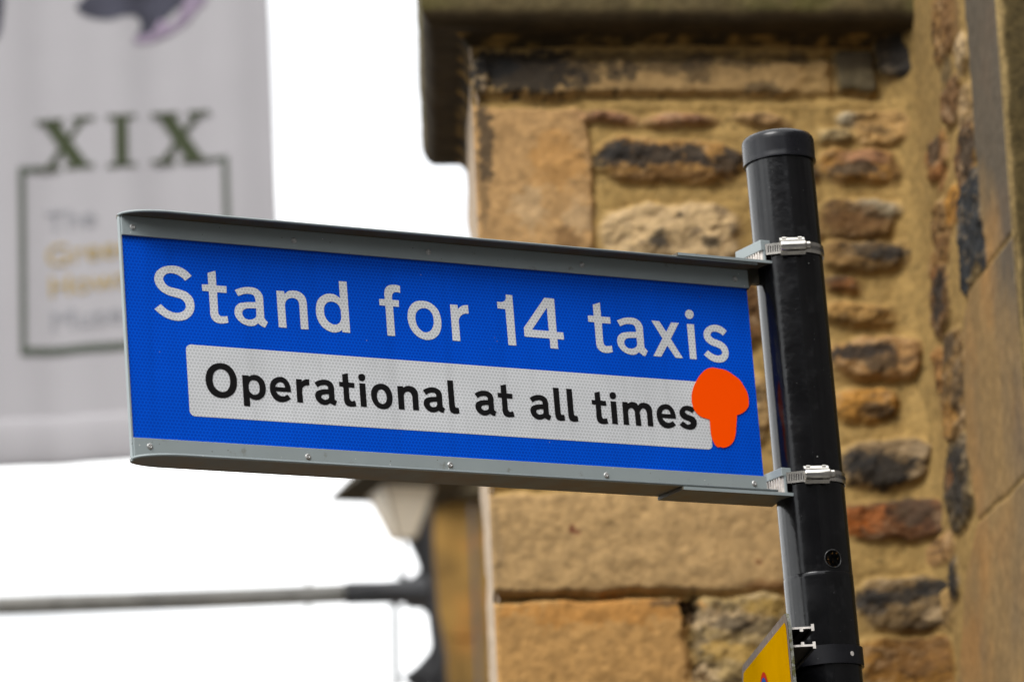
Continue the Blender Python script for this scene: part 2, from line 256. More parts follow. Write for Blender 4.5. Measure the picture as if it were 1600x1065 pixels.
GLYPH = {
 'S': ['0.0,0.0c -6.0,5.4 -14.4,8.8 -24.1,9.1 -33.4,6.5 -40.5,1.0 -43.1,-5.9 -41.4,-13.0 -36.0,-18.9 -28.0,-22.6 -19.5,-24.4 -12.8,-26.1 -9.2,-29.9 -8.8,-33.9 -11.7,-38.2 -16.1,-40.3 -21.5,-40.9 -27.2,-39.7 -32.3,-37.1 -37.3,-32.8c -44.9,-38.6c -39.4,-43.0 -32.9,-46.6 -24.9,-48.8 -17.2,-49.1 -9.3,-47.0 -3.2,-42.5 0.5,-36.4 1.3,-29.6 -0.6,-23.4 -6.0,-18.4 -13.1,-16.0 -20.8,-14.6 -27.9,-12.9 -31.5,-9.6 -32.9,-4.9 -31.0,-1.7 -26.6,0.7 -21.2,1.1 -15.5,-0.3 -11.3,-2.7 -7.6,-5.8c'],
 't': ['0.0,0.0c 9.3,3.0c 9.4,-12.8c 20.9,-12.7c 20.9,-19.9c 9.7,-20.0c 9.5,-40.8c 10.1,-43.6 12.1,-45.3 15.5,-45.4 20.1,-44.7c 20.7,-51.7c 16.0,-52.9 10.6,-53.3 5.3,-51.9 1.9,-49.0 0.4,-45.0 0.3,-41.4c 0.2,-19.7c -7.4,-19.7c -7.4,-12.8c 0.0,-12.6c'],
 'a': ['0.0,0.0c 7.0,2.7 16.0,4.3 23.8,3.8 29.5,0.6 32.2,-3.8 32.5,-10.1c 32.4,-28.2c 36.4,-32.2c 32.7,-38.0c 30.0,-37.4 27.5,-35.8 24.9,-34.0c 20.5,-36.8 15.1,-37.6 8.3,-36.3 2.2,-32.6 -1.4,-27.5 -1.9,-22.5 -0.2,-17.9 3.9,-14.3 9.9,-12.7 23.5,-11.4c 23.1,-7.2 21.5,-4.1 17.5,-3.1 10.5,-3.6 3.5,-6.3c', '23.6,-18.0c 17.4,-18.4 11.4,-19.3 8.1,-21.4 7.0,-24.2 7.7,-27.3 10.2,-29.8 14.6,-30.8 19.6,-29.6 22.7,-27.3 23.5,-25.2c'],
 'n': ['0.0,0.0c 9.1,0.0c 9.4,-3.1c 13.6,0.1 20.6,1.5 27.5,0.5 33.2,-3.7 35.0,-9.0 35.2,-12.2c 35.3,-39.5c 26.1,-39.6c 26.1,-13.7c 25.3,-9.7 22.0,-7.0 17.6,-6.6 13.0,-8.3 10.0,-11.7 9.1,-15.0c 9.4,-39.5c 0.2,-39.4c'],
 'd': ['0.0,0.0c 9.3,0.1c 9.6,-55.6c 0.3,-55.5c 0.3,-52.8c -3.7,-55.2 -9.8,-56.5 -16.7,-55.1 -23.0,-51.5 -28.0,-44.5 -29.8,-35.6 -29.1,-29.1 -26.9,-23.0 -22.0,-18.1 -15.8,-15.2 -9.7,-14.6 -3.8,-15.9 0.0,-18.6c', '0.0,-31.6c -2.1,-26.7 -6.4,-23.6 -10.9,-23.0 -15.5,-24.5 -19.0,-28.4 -20.1,-33.5 -19.1,-40.3 -15.0,-45.5 -10.2,-47.7 -5.7,-47.4 -1.9,-44.7 -0.0,-40.7c'],
 'f': ['0.0,0.0c -0.3,-7.7c -4.6,-7.1 -8.6,-8.3 -10.4,-11.2 -10.5,-16.0c -2.8,-16.0c -2.9,-23.1c -10.2,-23.0c -10.2,-55.5c -19.4,-55.6c -19.4,-23.1c -26.5,-23.0c -26.5,-16.2c -19.6,-15.9c -19.6,-8.7 -17.6,-3.4 -13.3,-0.3 -7.1,0.8 -2.5,0.6'],
 'o': ['0.0,0.0 -10.0,-2.8 -16.1,-9.7 -18.3,-17.7 -17.5,-26.8 -12.6,-35.7 -5.8,-40.7 3.2,-42.7 12.1,-40.6 18.7,-34.9 22.0,-26.8 22.2,-17.6 19.8,-9.4 14.6,-3.8 7.7,-0.6', '1.4,-8.1 -3.9,-10.0 -7.6,-14.1 -8.9,-19.3 -8.0,-26.2 -4.6,-31.4 0.8,-34.4 6.0,-33.7 10.6,-29.7 13.0,-23.8 13.0,-17.3 11.0,-11.9 7.0,-8.7'],
 'r': ['0.0,0.0c 9.0,0.2c 9.3,-4.3c 13.9,-0.7 22.1,1.0c 22.2,-8.4c 15.8,-9.4 11.4,-12.5 9.5,-16.3 9.3,-19.1c 9.4,-39.7c 0.0,-39.6c'],
 '1': ['0.0,0.0c 8.1,-0.1c 8.4,-56.1c -1.4,-56.0c -1.8,-16.2c -11.5,-16.1c -11.6,-8.8c -5.7,-8.6 -1.9,-6.9 -0.2,-3.9 -0.1,-2.5c'],
 '4': ['0.0,0.0c 12.2,-0.3c 12.1,-37.5c 20.5,-37.3c 20.6,-45.4c 12.3,-45.3c 12.4,-56.2c 2.7,-56.1c 2.6,-45.3c -28.8,-45.3c -28.9,-35.6c', '2.1,-11.1c -18.7,-37.0c 2.3,-37.0c'],
 'x': ['0.0,0.0c 10.0,0.0c 17.9,-11.4c 25.4,-0.2c 35.4,-0.2c 23.1,-18.9c 36.9,-40.0c 27.1,-39.9c 17.9,-26.9c 8.6,-40.1c -1.4,-39.9c 12.3,-19.1c'],
 'i': ['0.0,0.0c 9.3,-0.0c 8.9,-39.6c 0.1,-39.6c', '4.2,16.4 0.3,14.4 -1.2,10.9 0.2,7.4 4.2,5.8 8.2,7.6 10.0,10.9 8.6,15.0'],
 's': ['0.0,0.0c -6.2,4.1 -13.2,5.8 -19.9,5.0 -26.3,1.7 -30.4,-3.3 -31.1,-8.2 -28.5,-13.7 -22.2,-17.6 -15.3,-19.5 -10.0,-22.0 -8.7,-25.8 -11.8,-28.6 -16.8,-29.0 -22.1,-27.2 -27.5,-24.0c -32.8,-29.3c -27.7,-33.3 -21.4,-36.2 -13.8,-36.9 -6.4,-35.0 -1.5,-30.1 -0.1,-24.3 -1.9,-18.2 -6.9,-13.7 -14.4,-11.1 -19.7,-9.3 -22.1,-6.1 -20.8,-3.4 -16.2,-1.9 -10.8,-2.8 -5.4,-5.8c'],
 'bO': ['0.0,0.0 -7.4,-2.0 -13.6,-7.3 -16.7,-14.2 -17.0,-22.3 -14.5,-29.2 -9.6,-34.3 -2.9,-36.7 4.8,-36.5 11.8,-33.4 16.9,-27.7 18.9,-20.9 18.6,-12.8 15.2,-5.9 8.7,-1.0', '0.1,-6.4 -4.9,-8.5 -8.0,-13.2 -8.8,-18.2 -7.9,-24.4 -4.3,-28.6 1.4,-30.5 6.3,-29.0 9.8,-24.6 11.1,-18.7 10.3,-12.5 7.2,-8.2 3.9,-6.6'],
 'bp': ['0.0,0.0c 7.7,-0.1c 8.0,-1.2c 11.5,0.6 16.9,0.9 22.1,-1.5 25.7,-6.2 26.9,-12.4 25.3,-19.2 20.5,-24.2 15.0,-25.8 10.7,-25.3 7.5,-23.6c 7.5,-33.0c 0.1,-32.8c', '7.1,-11.8 7.9,-8.2 10.1,-5.5 13.6,-4.7 17.4,-6.2 19.3,-10.2 19.4,-14.6 18.0,-18.3 14.4,-20.1 10.6,-19.7 7.8,-17.0'],
 'be': ['0.0,0.0c -0.6,6.1 -2.9,11.3 -7.6,15.1 -12.5,15.7 -18.5,13.9 -23.3,9.2 -24.9,3.2 -23.7,-3.4 -20.1,-8.6 -14.4,-11.2 -8.5,-10.8 -3.4,-8.7 -0.8,-7.0c -4.6,-2.7c -8.5,-4.8 -12.5,-4.7 -16.2,-2.5 -18.0,0.0c', '-6.9,4.6c -8.1,8.3 -11.4,10.1 -14.9,9.2 -17.6,6.4 -18.2,4.7c'],
 'br': ['0.0,0.0c 6.9,-0.0c 7.1,-2.0c 10.9,0.2 15.9,0.7c 15.4,-5.8c 10.4,-6.6 7.5,-9.0 6.6,-12.7c 7.0,-25.0c -0.1,-24.8c'],
 'ba': ['0.0,0.0c 5.2,2.7 10.7,3.9 17.1,3.2 21.4,0.3 22.9,-4.2 22.8,-7.8c 22.9,-16.8c 25.5,-18.3c 23.2,-23.3c 19.7,-22.4 17.3,-21.1c 13.7,-22.8 9.2,-23.3 4.4,-21.6 0.7,-17.7 -0.2,-13.7 1.3,-10.0 4.9,-7.8 9.4,-6.7 15.8,-6.2c 15.5,-3.3 13.8,-2.0 10.8,-1.9 6.7,-2.9 3.4,-4.8c', '16.1,-11.4c 10.5,-12.0 7.5,-13.4 7.3,-15.5 9.2,-17.2 12.6,-17.5 15.2,-16.4 16.1,-14.7c'],
 'bt': ['0.0,0.0c 6.9,1.7c 7.1,-8.2c 13.9,-8.4c 14.0,-13.8c 7.0,-13.6c 7.1,-25.7c 8.6,-28.0 13.6,-27.5c 14.7,-33.4c 9.6,-34.2 5.1,-33.9 1.8,-32.1 0.3,-28.1c 0.4,-13.3c -4.2,-13.1c -4.3,-8.2c 0.1,-8.2c'],
 'bi': ['0.0,0.0c 7.2,-0.2c 7.3,-25.4c -0.0,-25.2c', '3.5,10.2 0.1,8.5 -0.7,5.7 0.7,3.0 4.1,2.4 7.1,4.2 7.7,7.3 6.5,9.5'],
 'bo': ['0.0,0.0 -6.2,-2.2 -10.7,-7.5 -11.6,-13.5 -10.1,-20.2 -5.5,-25.4 0.9,-27.4 7.6,-26.1 12.3,-21.6 13.9,-15.5 13.4,-9.2 10.3,-3.5 5.5,-0.4', '0.7,-6.1 -2.6,-7.9 -4.5,-12.1 -4.3,-16.7 -2.1,-20.6 1.3,-21.8 4.4,-20.8 6.5,-17.4 6.8,-13.2 5.4,-8.8 3.0,-6.5'],
 'bn': ['0.0,0.0c 7.1,0.2c 7.4,-1.4c 11.0,0.6 16.1,0.9 21.1,-0.8 24.3,-4.7 24.7,-9.2c 24.6,-25.0c 17.4,-25.0c 17.4,-11.1c 16.5,-7.5 13.6,-5.4 10.0,-6.0 7.7,-8.5 7.3,-12.1c 7.2,-25.1c 0.1,-25.1c'],
 'bl': ['0.0,0.0c 7.2,-0.0c 7.4,-26.4c 8.2,-29.1 11.9,-29.5c 12.5,-35.5c 5.7,-36.1 1.8,-34.5 0.3,-30.0c'],
 'bm': ['0.0,0.0c 6.9,-0.0c 7.0,-1.8c 11.0,0.3 15.3,0.5 18.9,-0.9 20.1,-2.9c 23.9,0.0 28.8,0.6 34.0,-0.9 37.4,-5.0 37.8,-9.6c 37.8,-25.2c 30.7,-25.3c 30.6,-11.0c 29.6,-7.8 26.5,-5.8 23.7,-7.2 22.0,-10.1 21.9,-13.4c 22.5,-25.6c 15.4,-25.5c 15.1,-11.0c 14.2,-7.8 11.4,-6.3 8.3,-7.5 6.7,-10.6 6.6,-13.4c 6.9,-25.6c -0.3,-25.3c'],
 'bs': ['0.0,0.0c -5.2,2.2 -11.2,2.8 -16.8,1.1 -20.8,-3.4 -21.4,-7.2 -19.1,-10.9 -13.9,-13.4 -9.7,-14.6 -7.9,-16.4 -9.5,-18.0 -12.7,-18.1 -15.8,-16.3 -17.8,-14.8c -22.7,-19.4c -18.6,-22.0 -13.3,-23.7 -7.9,-23.9 -2.7,-21.7 -0.0,-17.3 -0.0,-13.1 -3.1,-9.5 -8.4,-7.6 -12.4,-6.2 -14.1,-4.2 -12.3,-2.7 -9.6,-2.8 -4.6,-5.3c'],
 'sticker': ['0.0,0.0 -7.4,-2.8 -14.4,-8.4 -21.1,-16.4 -26.0,-24.9 -29.1,-35.2 -29.0,-43.3 -25.8,-51.2 -19.3,-56.4 -13.0,-58.1 -7.9,-59.0c -8.1,-67.4 -7.7,-77.5 -5.7,-84.0 -2.0,-88.9 0.8,-89.7 3.2,-89.3 6.1,-89.9 13.3,-88.0 20.4,-82.5 23.8,-75.7 26.4,-64.4 28.6,-51.9c 35.0,-49.6 40.8,-45.7 45.1,-40.4 45.8,-34.7 45.2,-26.6 41.2,-18.6 36.6,-11.8 28.9,-6.6 18.7,-1.6 9.4,-0.4'],
}
LINE_A = [('S', 78.3, 176.3), ('t', 97.1, 180.9), ('a', 127.7, 164.9), ('n', 176.4, 167.8), ('d', 251.6, 183.7), ('f', 325.3, 183.9), ('o', 350.3, 169.5), ('r', 385.1, 167.9), ('1', 455.3, 184.0), ('4', 503.7, 184.1), ('t', 564.6, 180.8), ('a', 594.1, 165.2), ('x', 638.7, 168.0), ('i', 684.5, 167.6), ('s', 736.4, 163.3)]
LINE_B = [('bO', 104.3, 85.1), ('bp', 129.7, 74.2), ('be', 186.1, 59.3), ('br', 192.5, 73.9), ('ba', 214.2, 71.4), ('bt', 247.7, 82.4), ('bi', 267.6, 74.3), ('bo', 292.5, 75.2), ('bn', 313.0, 74.0), ('ba', 343.9, 71.3), ('bl', 374.3, 84.2), ('ba', 407.0, 71.6), ('bt', 439.7, 82.5), ('ba', 474.9, 71.1), ('bl', 505.1, 84.3), ('bl', 521.7, 84.2), ('bt', 557.2, 81.9), ('bi', 576.9, 73.8), ('bm', 591.7, 74.0), ('be', 659.6, 59.0), ('bs', 685.9, 71.8)]
STICKER = [('sticker', 711.0, 119.7)]

# ------------------------------------------------------------------ stone building (pier with a moulded cornice, return wall at right)
def vnoise(x, y, seed=0, oct=4, rough=.5):
    out = np.zeros_like(x); amp = 1.; tot = 0.
    for o in range(oct):
        rs = np.random.RandomState(seed + o * 17); T = rs.rand(256, 256)
        fx = x * 2 ** o + 31.7 * o + 500; fy = y * 2 ** o + 11.3 * o + 500
        ix = np.floor(fx).astype(int); iy = np.floor(fy).astype(int); u = fx - ix; v = fy - iy
        u = u * u * (3 - 2 * u); v = v * v * (3 - 2 * v)
        a = T[ix % 256, iy % 256]; b = T[(ix + 1) % 256, iy % 256]; c = T[ix % 256, (iy + 1) % 256]; d = T[(ix + 1) % 256, (iy + 1) % 256]
        out += amp * ((a * (1 - u) + b * u) * (1 - v) + (c * (1 - u) + d * u) * v); tot += amp; amp *= rough
    return out / tot - .5
def sstep(a, b, x):
    t = np.clip((x - a) / (b - a), 0, 1); return t * t * (3 - 2 * t)

AZ_F = math.radians(8.0)
DF = Vector((math.cos(AZ_F), math.sin(AZ_F), 0)); NF = Vector((math.sin(AZ_F), -math.cos(AZ_F), 0))   # along the front, out of it
DEPTH_W = 6.45
ARRIS = atd(757, 600, DEPTH_W); ARRIS0 = Vector((ARRIS.x, ARRIS.y, 0))
def front_sz(px, py):
    p = at(px, py, ARRIS0, NF) - ARRIS0; return p.dot(DF), p.z
INNER = front_sz(1452, 600)[0]                                   # width of the front
CORNER0 = ARRIS0 + DF * INNER
DR = NF.copy(); NR = -DF                                         # return wall runs towards the street, faces left
def ret_sz(px, py):
    p = at(px, py, CORNER0, NR) - CORNER0; return p.dot(DR), p.z
AZ_L = math.radians(-1.5); DL = Vector((math.sin(AZ_L), math.cos(AZ_L), 0)); NL = Vector((-DL.y, DL.x, 0))
Z_LO, Z_HI = front_sz(1000, 1110)[1], front_sz(1000, -40)[1]
Z_SOF = front_sz(1000, 58)[1]
SIDE = .60

def stone_wall(name, org, ds, nrm, conv, s_range, step, base, stones, patches, parent, mat, seed, amp=.004, z_bot=0.0, z_top=None, edge_wear=True, coldvar=None, groove=None):
    s = np.arange(s_range[0], s_range[1] + step * .5, step); s[-1] = s_range[1]
    zt = z_top or Z_HI
    z = np.concatenate([np.arange(z_bot, Z_LO - .001, .05), np.arange(Z_LO, zt, step), [zt]])
    Sg, Zg = np.meshgrid(s, z, indexing='ij')
    wx = Sg + .012 * vnoise(Sg * 22, Zg * 22, seed + 5, 3); wz = Zg + .012 * vnoise(Sg * 22, Zg * 22, seed + 9, 3)
    H = amp * 2 * vnoise(Sg * 28, Zg * 28, seed, 5, .6) + .008 * vnoise(Sg * 6, Zg * 6, seed + 3, 2)
    col = np.ones(Sg.shape + (3,)) * np.array(base)
    col *= (1 + .35 * vnoise(Sg * 9, Zg * 9, seed + 21, 4))[..., None]
    col *= (1 + .45 * vnoise(Sg * 130, Zg * 130, seed + 23, 3))[..., None]
    sp = vnoise(Sg * 90, Zg * 90, seed + 29, 2) > .33
    col[sp] *= .55
    for k, (cx, cy, hw, hh, rot, c, pr, pw) in enumerate(stones):
        hh = hh * (1.10 if pw <= 5 else 1); hw = hw * (1.04 if pw <= 5 else 1)
        s0, z0 = conv(cx, cy); s1 = conv(cx - hw, cy)[0]; s2 = conv(cx + hw, cy)[0]; z1 = conv(cx, cy + hh)[1]; z2 = conv(cx, cy - hh)[1]
        a = abs(s2 - s1) / 2; b = abs(z2 - z1) / 2; s0 = (s1 + s2) / 2; z0 = (z1 + z2) / 2
        t = math.radians(rot); X = (wx - s0) * math.cos(t) + (wz - z0) * math.sin(t); Y = -(wx - s0) * math.sin(t) + (wz - z0) * math.cos(t)
        d = ((np.abs(X) / a) ** pw + (np.abs(Y) / b) ** pw) ** (1 / pw)
        d = d + (.32 if pw > 5 else .52) * min(1, .025 / b) * vnoise(Sg * 34 + k * 7, Zg * 34, seed + 40 + k, 3)
        m = sstep(1 + .004 / b, 1 - .006 / b, d)
        joint = sstep(1 + .016 / b, 1 + .004 / b, d) * (1 - m)
        prof = pr * (.65 + .35 * np.clip(1 - d ** 4, 0, 1))
        rough = .0045 if pw > 5 else .015
        H = H * (1 - m) + m * (prof + rough * vnoise(Sg * 40 + k, Zg * 52, seed + 70 + k, 5, .6)) - joint * (.006 if pw > 5 else .0012)
        cc = np.array(c) * (1 + (.25 if pw > 5 else .55) * vnoise(Sg * 24 + k * 3, Zg * 60, seed + 90 + k, 4, .6))[..., None]
        cc = cc * (1 + .5 * vnoise(Sg * 110, Zg * 110, seed + 95, 3))[..., None]
        if pw <= 5:                                                # each rubble stone has its own crusts and bare patches
            q = vnoise(Sg * 30 + k * 11, Zg * 62 + k, seed + 300 + k, 5, .7)
            f1 = sstep(.03, .16, q)[..., None] * .75; f2 = sstep(-.05, -.2, q)[..., None] * .5
            cc = cc * (1 - f1) + np.array(c) * np.array((.30, .30, .36)) * f1
            cc = cc * (1 - f2) + (np.array(c) * .5 + np.array((.34, .25, .15)) * .62) * f2
        col = col * (1 - m[..., None]) + cc * m[..., None]
    for k, (cx, cy, hw, hh, c, st, rec) in enumerate(patches):
        s1 = conv(cx - hw, cy)[0]; s2 = conv(cx + hw, cy)[0]; z1 = conv(cx, cy + hh)[1]; z2 = conv(cx, cy - hh)[1]
        a = abs(s2 - s1) / 2; b = abs(z2 - z1) / 2; s0 = (s1 + s2) / 2; z0 = (z1 + z2) / 2
        d = np.sqrt(((wx - s0) / a) ** 2 + ((wz - z0) / b) ** 2) + 1.3 * vnoise(Sg * 42 + k * 5, Zg * 55, seed + 130 + k, 4, .65) + 1.3 * vnoise(Sg * 120 + k * 5, Zg * 150, seed + 230 + k, 3, .7)
        m = st * .93 * sstep(1.25, .8, d)
        cc = np.array(c) * (1 + .5 * vnoise(Sg * 80, Zg * 80, seed + 97, 3))[..., None]
        col = col * (1 - m[..., None]) + cc * m[..., None]
        H = H - rec * sstep(1.15, .7, d)
    if groove is not None: H, col = groove(Sg, Zg, H, col)
    H[0 if edge_wear else slice(0, 0), :] *= .3
    if edge_wear: H[0, :] -= .003
    ns, nz = Sg.shape
    o3 = np.array(org)[None, None]; V = o3 + Sg[..., None] * np.array(ds) + Zg[..., None] * np.array((0, 0, 1.)) + H[..., None] * np.array(nrm)
    idx = np.arange(ns * nz).reshape(ns, nz)
    F = np.stack([idx[:-1, :-1], idx[1:, :-1], idx[1:, 1:], idx[:-1, 1:]], -1).reshape(-1, 4)
    q = np.cross(np.array(ds), (0, 0, 1.)).dot(np.array(nrm))
    if q < 0: F = F[:, ::-1]
    cols = np.concatenate([np.clip(col, .004, .9), np.ones(col.shape[:2] + (1,))], -1).reshape(-1, 4)
    return mesh_obj(name, V.reshape(-1, 3).tolist(), F.tolist(), mat, parent, smooth=True, cols=cols)

AL = .585
def sc(r, g, b, k=1.0):
    c = lin(r, g, b, AL * k); return (c[0] * .99, c[1] * .985, c[2] * .90)
MORTAR = sc(186, 152, 94)
DK = sc(48, 46, 46); CH = sc(70, 60, 50); TAN = sc(196, 160, 110); PALE = sc(214, 184, 146); OCH = sc(188, 134, 62); RUST = sc(150, 98, 54); BRN = sc(120, 86, 52); PINK = sc(180, 132, 98)
front_stones = [
 (1020, 122, 286, 27, 0, TAN, .008, 9), (1338, 112, 32, 36, 0, sc(110, 98, 76), .006, 6), (1395, 92, 26, 34, 5, CH, .008, 5), (752, 122, 10, 26, 0, PALE, .010, 4),
 (824, 290, 103, 122, 0, sc(200, 158, 108), .006, 8),
 (950, 186, 46, 9, -6, PINK, .011, 2.6), (1060, 190, 50, 9, 3, PINK, .012, 2.6), (1185, 186, 42, 10, -6, sc(190, 150, 104), .012, 2.6),
 (1325, 190, 16, 10, 0, sc(205, 190, 165), .011, 2.6), (1303, 214, 26, 12, 0, sc(208, 180, 130), .012, 2.8), (1375, 205, 38, 26, 0, sc(190, 150, 96), .010, 4),
 (1048, 254, 112, 31, -4, sc(176, 132, 76), .014, 3.2), (1048, 372, 100, 50, 2, sc(212, 180, 136), .013, 4.5),
 (1230, 262, 50, 28, 3, BRN, .012, 3.2), (1345, 262, 62, 26, 3, sc(170, 124, 66), .012, 3.2), (1350, 250, 40, 10, 0, PINK, .013, 3),
 (1230, 350, 45, 34, 0, TAN, .010, 4), (1340, 345, 58, 28, 0, sc(128, 96, 58), .013, 3.6), (1375, 330, 30, 14, 0, sc(165, 150, 126), .015, 3),
 (1352, 400, 68, 22, -2, sc(150, 116, 72), .014, 3.6), (1316, 446, 30, 12, 0, RUST, .010, 3),
 (1340, 492, 56, 17, 0, sc(184, 142, 84), .013, 3.2), (1365, 560, 66, 30, 2, sc(180, 136, 86), .015, 3.6),
 (1352, 632, 50, 26, 8, OCH, .013, 3), (1385, 722, 66, 34, 6, sc(140, 116, 86), .015, 3.4),
 (1405, 815, 84, 29, 0, sc(118, 78, 48), .014, 4.2), (1415, 945, 80, 40, -4, sc(122, 98, 66), .014, 3.6), (1425, 1045, 84, 44, 0, sc(140, 98, 42), .012, 4),
 (980, 848, 262, 80, 0, sc(196, 160, 112), .010, 12), (898, 1020, 178, 82, 0, sc(198, 152, 94), .012, 12),
 (1160, 1000, 74, 66, 0, sc(172, 146, 100), .011, 4.5), (1150, 1110, 90, 34, 0, TAN, .01, 4),
 (900, 480, 140, 60, 0, TAN, .008, 8), (890, 640, 130, 90, 0, TAN, .008, 9), (1120, 490, 70, 50, 0, BRN, .01, 4), (1120, 640, 80, 60, 0, TAN, .01, 4)]
front_patches = [
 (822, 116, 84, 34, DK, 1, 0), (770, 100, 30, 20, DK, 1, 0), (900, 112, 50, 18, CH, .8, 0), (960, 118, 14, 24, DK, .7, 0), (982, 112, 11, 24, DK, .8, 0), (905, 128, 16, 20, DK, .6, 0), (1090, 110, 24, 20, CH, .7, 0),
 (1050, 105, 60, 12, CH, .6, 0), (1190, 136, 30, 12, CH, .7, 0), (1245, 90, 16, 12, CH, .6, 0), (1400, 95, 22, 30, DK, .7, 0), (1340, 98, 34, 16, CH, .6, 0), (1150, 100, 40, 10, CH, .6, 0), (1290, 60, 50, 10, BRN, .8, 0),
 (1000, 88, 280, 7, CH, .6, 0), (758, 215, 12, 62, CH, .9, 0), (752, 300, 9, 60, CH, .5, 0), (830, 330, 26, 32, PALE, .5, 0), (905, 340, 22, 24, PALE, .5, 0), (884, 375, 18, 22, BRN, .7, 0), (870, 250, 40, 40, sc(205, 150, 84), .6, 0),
 (1025, 248, 88, 17, DK, .97, 0), (962, 238, 26, 12, DK, .9, 0), (1135, 258, 24, 18, DK, .9, 0), (1060, 276, 80, 7, BRN, .7, 0),
 (1024, 378, 12, 15, DK, .9, 0), (1060, 338, 6, 6, CH, .8, 0), (1110, 384, 16, 12, DK, .85, 0), (1240, 270, 40, 12, CH, .8, 0),
 (1330, 268, 44, 9, CH, .9, 0), (1330, 350, 40, 16, BRN, .8, 0), (1365, 396, 46, 15, CH, .9, 0), (1390, 404, 26, 12, DK, .8, 0), (1300, 438, 24, 6, CH, .7, 0),
 (1345, 552, 46, 13, DK, .95, 0), (1370, 570, 30, 12, CH, .8, 0), (1425, 545, 8, 14, BRN, .7, 0), (1370, 646, 32, 12, CH, .8, 0),
 (1365, 736, 52, 20, DK, .97, 0), (1345, 720, 30, 14, DK, .8, 0), (1345, 812, 40, 18, sc(158, 92, 44), .9, 0), (1325, 825, 24, 14, sc(178, 96, 30), .8, 0), (1425, 805, 30, 22, CH, .7, 0), (1470, 815, 18, 20, sc(140, 116, 92), .6, 0),
 (1390, 935, 60, 15, DK, .9, 0), (1450, 925, 30, 12, DK, .9, 0), (1360, 950, 24, 14, DK, .8, 0), (1460, 962, 22, 12, PALE, .5, 0), (1440, 1030, 60, 30, BRN, .6, 0),
 (890, 830, 7, 7, sc(120, 52, 34), .9, 0), (900, 836, 5, 5, sc(120, 52, 34), .7, 0), (1184, 879, 6, 5, sc(130, 70, 40), .8, 0),
 (772, 850, 12, 70, sc(150, 124, 92), .5, 0), (930, 958, 130, 22, sc(200, 138, 66), .7, 0), (1200, 915, 36, 6, RUST, .6, 0),
 (1074, 958, 13, 24, sc(30, 22, 12), .9, .022), (1088, 990, 10, 60, CH, .6, .006), (1140, 970, 60, 16, PALE, .7, 0), (1145, 975, 30, 10, DK, .7, 0), (1195, 955, 34, 14, sc(160, 126, 50), .7, 0), (1180, 985, 40, 12, CH, .7, 0), (1140, 1020, 50, 14, sc(190, 150, 70), .6, 0), (1095, 1058, 22, 14, PALE, .8, 0), (1050, 945, 30, 6, CH, .7, 0)]
ret_stones = [
 (1474, 40, 16, 55, 0, sc(150, 112, 66), .014, 3), (1503, 80, 10, 28, 0, sc(190, 162, 124), .014, 3), (1488, 160, 14, 34, 0, BRN, .014, 3), (1510, 175, 10, 40, 0, sc(160, 130, 90), .012, 3),
 (1468, 245, 16, 34, 0, sc(150, 104, 56), .014, 3), (1513, 245, 14, 52, 0, BRN, .016, 3), (1490, 320, 12, 30, 0, OCH, .012, 3), (1470, 345, 14, 26, 0, sc(170, 130, 80), .012, 3),
 (1526, 365, 24, 92, 0, sc(50, 52, 56), .020, 4), (1470, 400, 16, 30, 0, sc(150, 112, 66), .012, 3), (1472, 470, 16, 50, 0, sc(120, 88, 54), .016, 3), (1494, 600, 20, 82, 0, sc(140, 108, 66), .015, 3.6),
 (1470, 575, 8, 34, 0, sc(180, 130, 74), .01, 3), (1501, 755, 20, 70, 0, sc(100, 84, 60), .017, 3.6), (1492, 905, 8, 34, 0, CH, .012, 3), (1478, 860, 14, 22, 0, sc(170, 130, 84), .012, 3), (1475, 960, 18, 30, 0, sc(180, 144, 92), .012, 3), (1480, 1040, 14, 30, 0, OCH, .012, 3)]
ret_stones = [(q[0], q[1], q[2], q[3], q[4], q[5], q[6] * .45, q[7]) for q in ret_stones]
ret_patches = [
 (1488, 30, 9, 50, BRN, .8, 0), (1478, 120, 8, 26, CH, .7, 0), (1492, 158, 8, 26, BRN, .8, 0), (1466, 232, 10, 22, CH, .85, 0), (1474, 282, 8, 20, RUST, .8, 0), (1516, 240, 9, 44, CH, .9, 0), (1478, 372, 12, 14, BRN, .8, 0),
 (1532, 432, 8, 18, sc(150, 120, 60), .5, 0), (1473, 465, 10, 36, DK, .9, 0), (1464, 430, 8, 8, RUST, .7, 0), (1487, 545, 9, 22, CH, .8, 0), (1502, 610, 9, 40, CH, .6, 0), (1488, 650, 10, 26, OCH, .5, 0),
 (1500, 718, 14, 30, DK, .9, 0), (1502, 775, 12, 30, DK, .9, 0), (1490, 745, 6, 20, RUST, .5, 0), (1491, 900, 6, 26, DK, .8, 0)]
bld = empty('stone_building', Matrix.Translation(ARRIS0), 'rough sandstone building with rubble walls and a mossy cornice, close behind the black pole', 'building')
BI = Matrix.Translation(-ARRIS0)
rel = lambda v: tuple(Vector(v) - ARRIS0)
stone_wall('front_wall', rel(ARRIS0), DF, NF, front_sz, (0, INNER + .02), .0025, MORTAR, front_stones, front_patches, bld, MAT['stone'], 1,
    groove=lambda S_, Z_, H, c: (H + (.024 + .02 * vnoise(S_ * 9, Z_ * 9, 61, 3)) * np.clip(1 - (INNER - S_) / .05, 0, 1) ** 2, c))

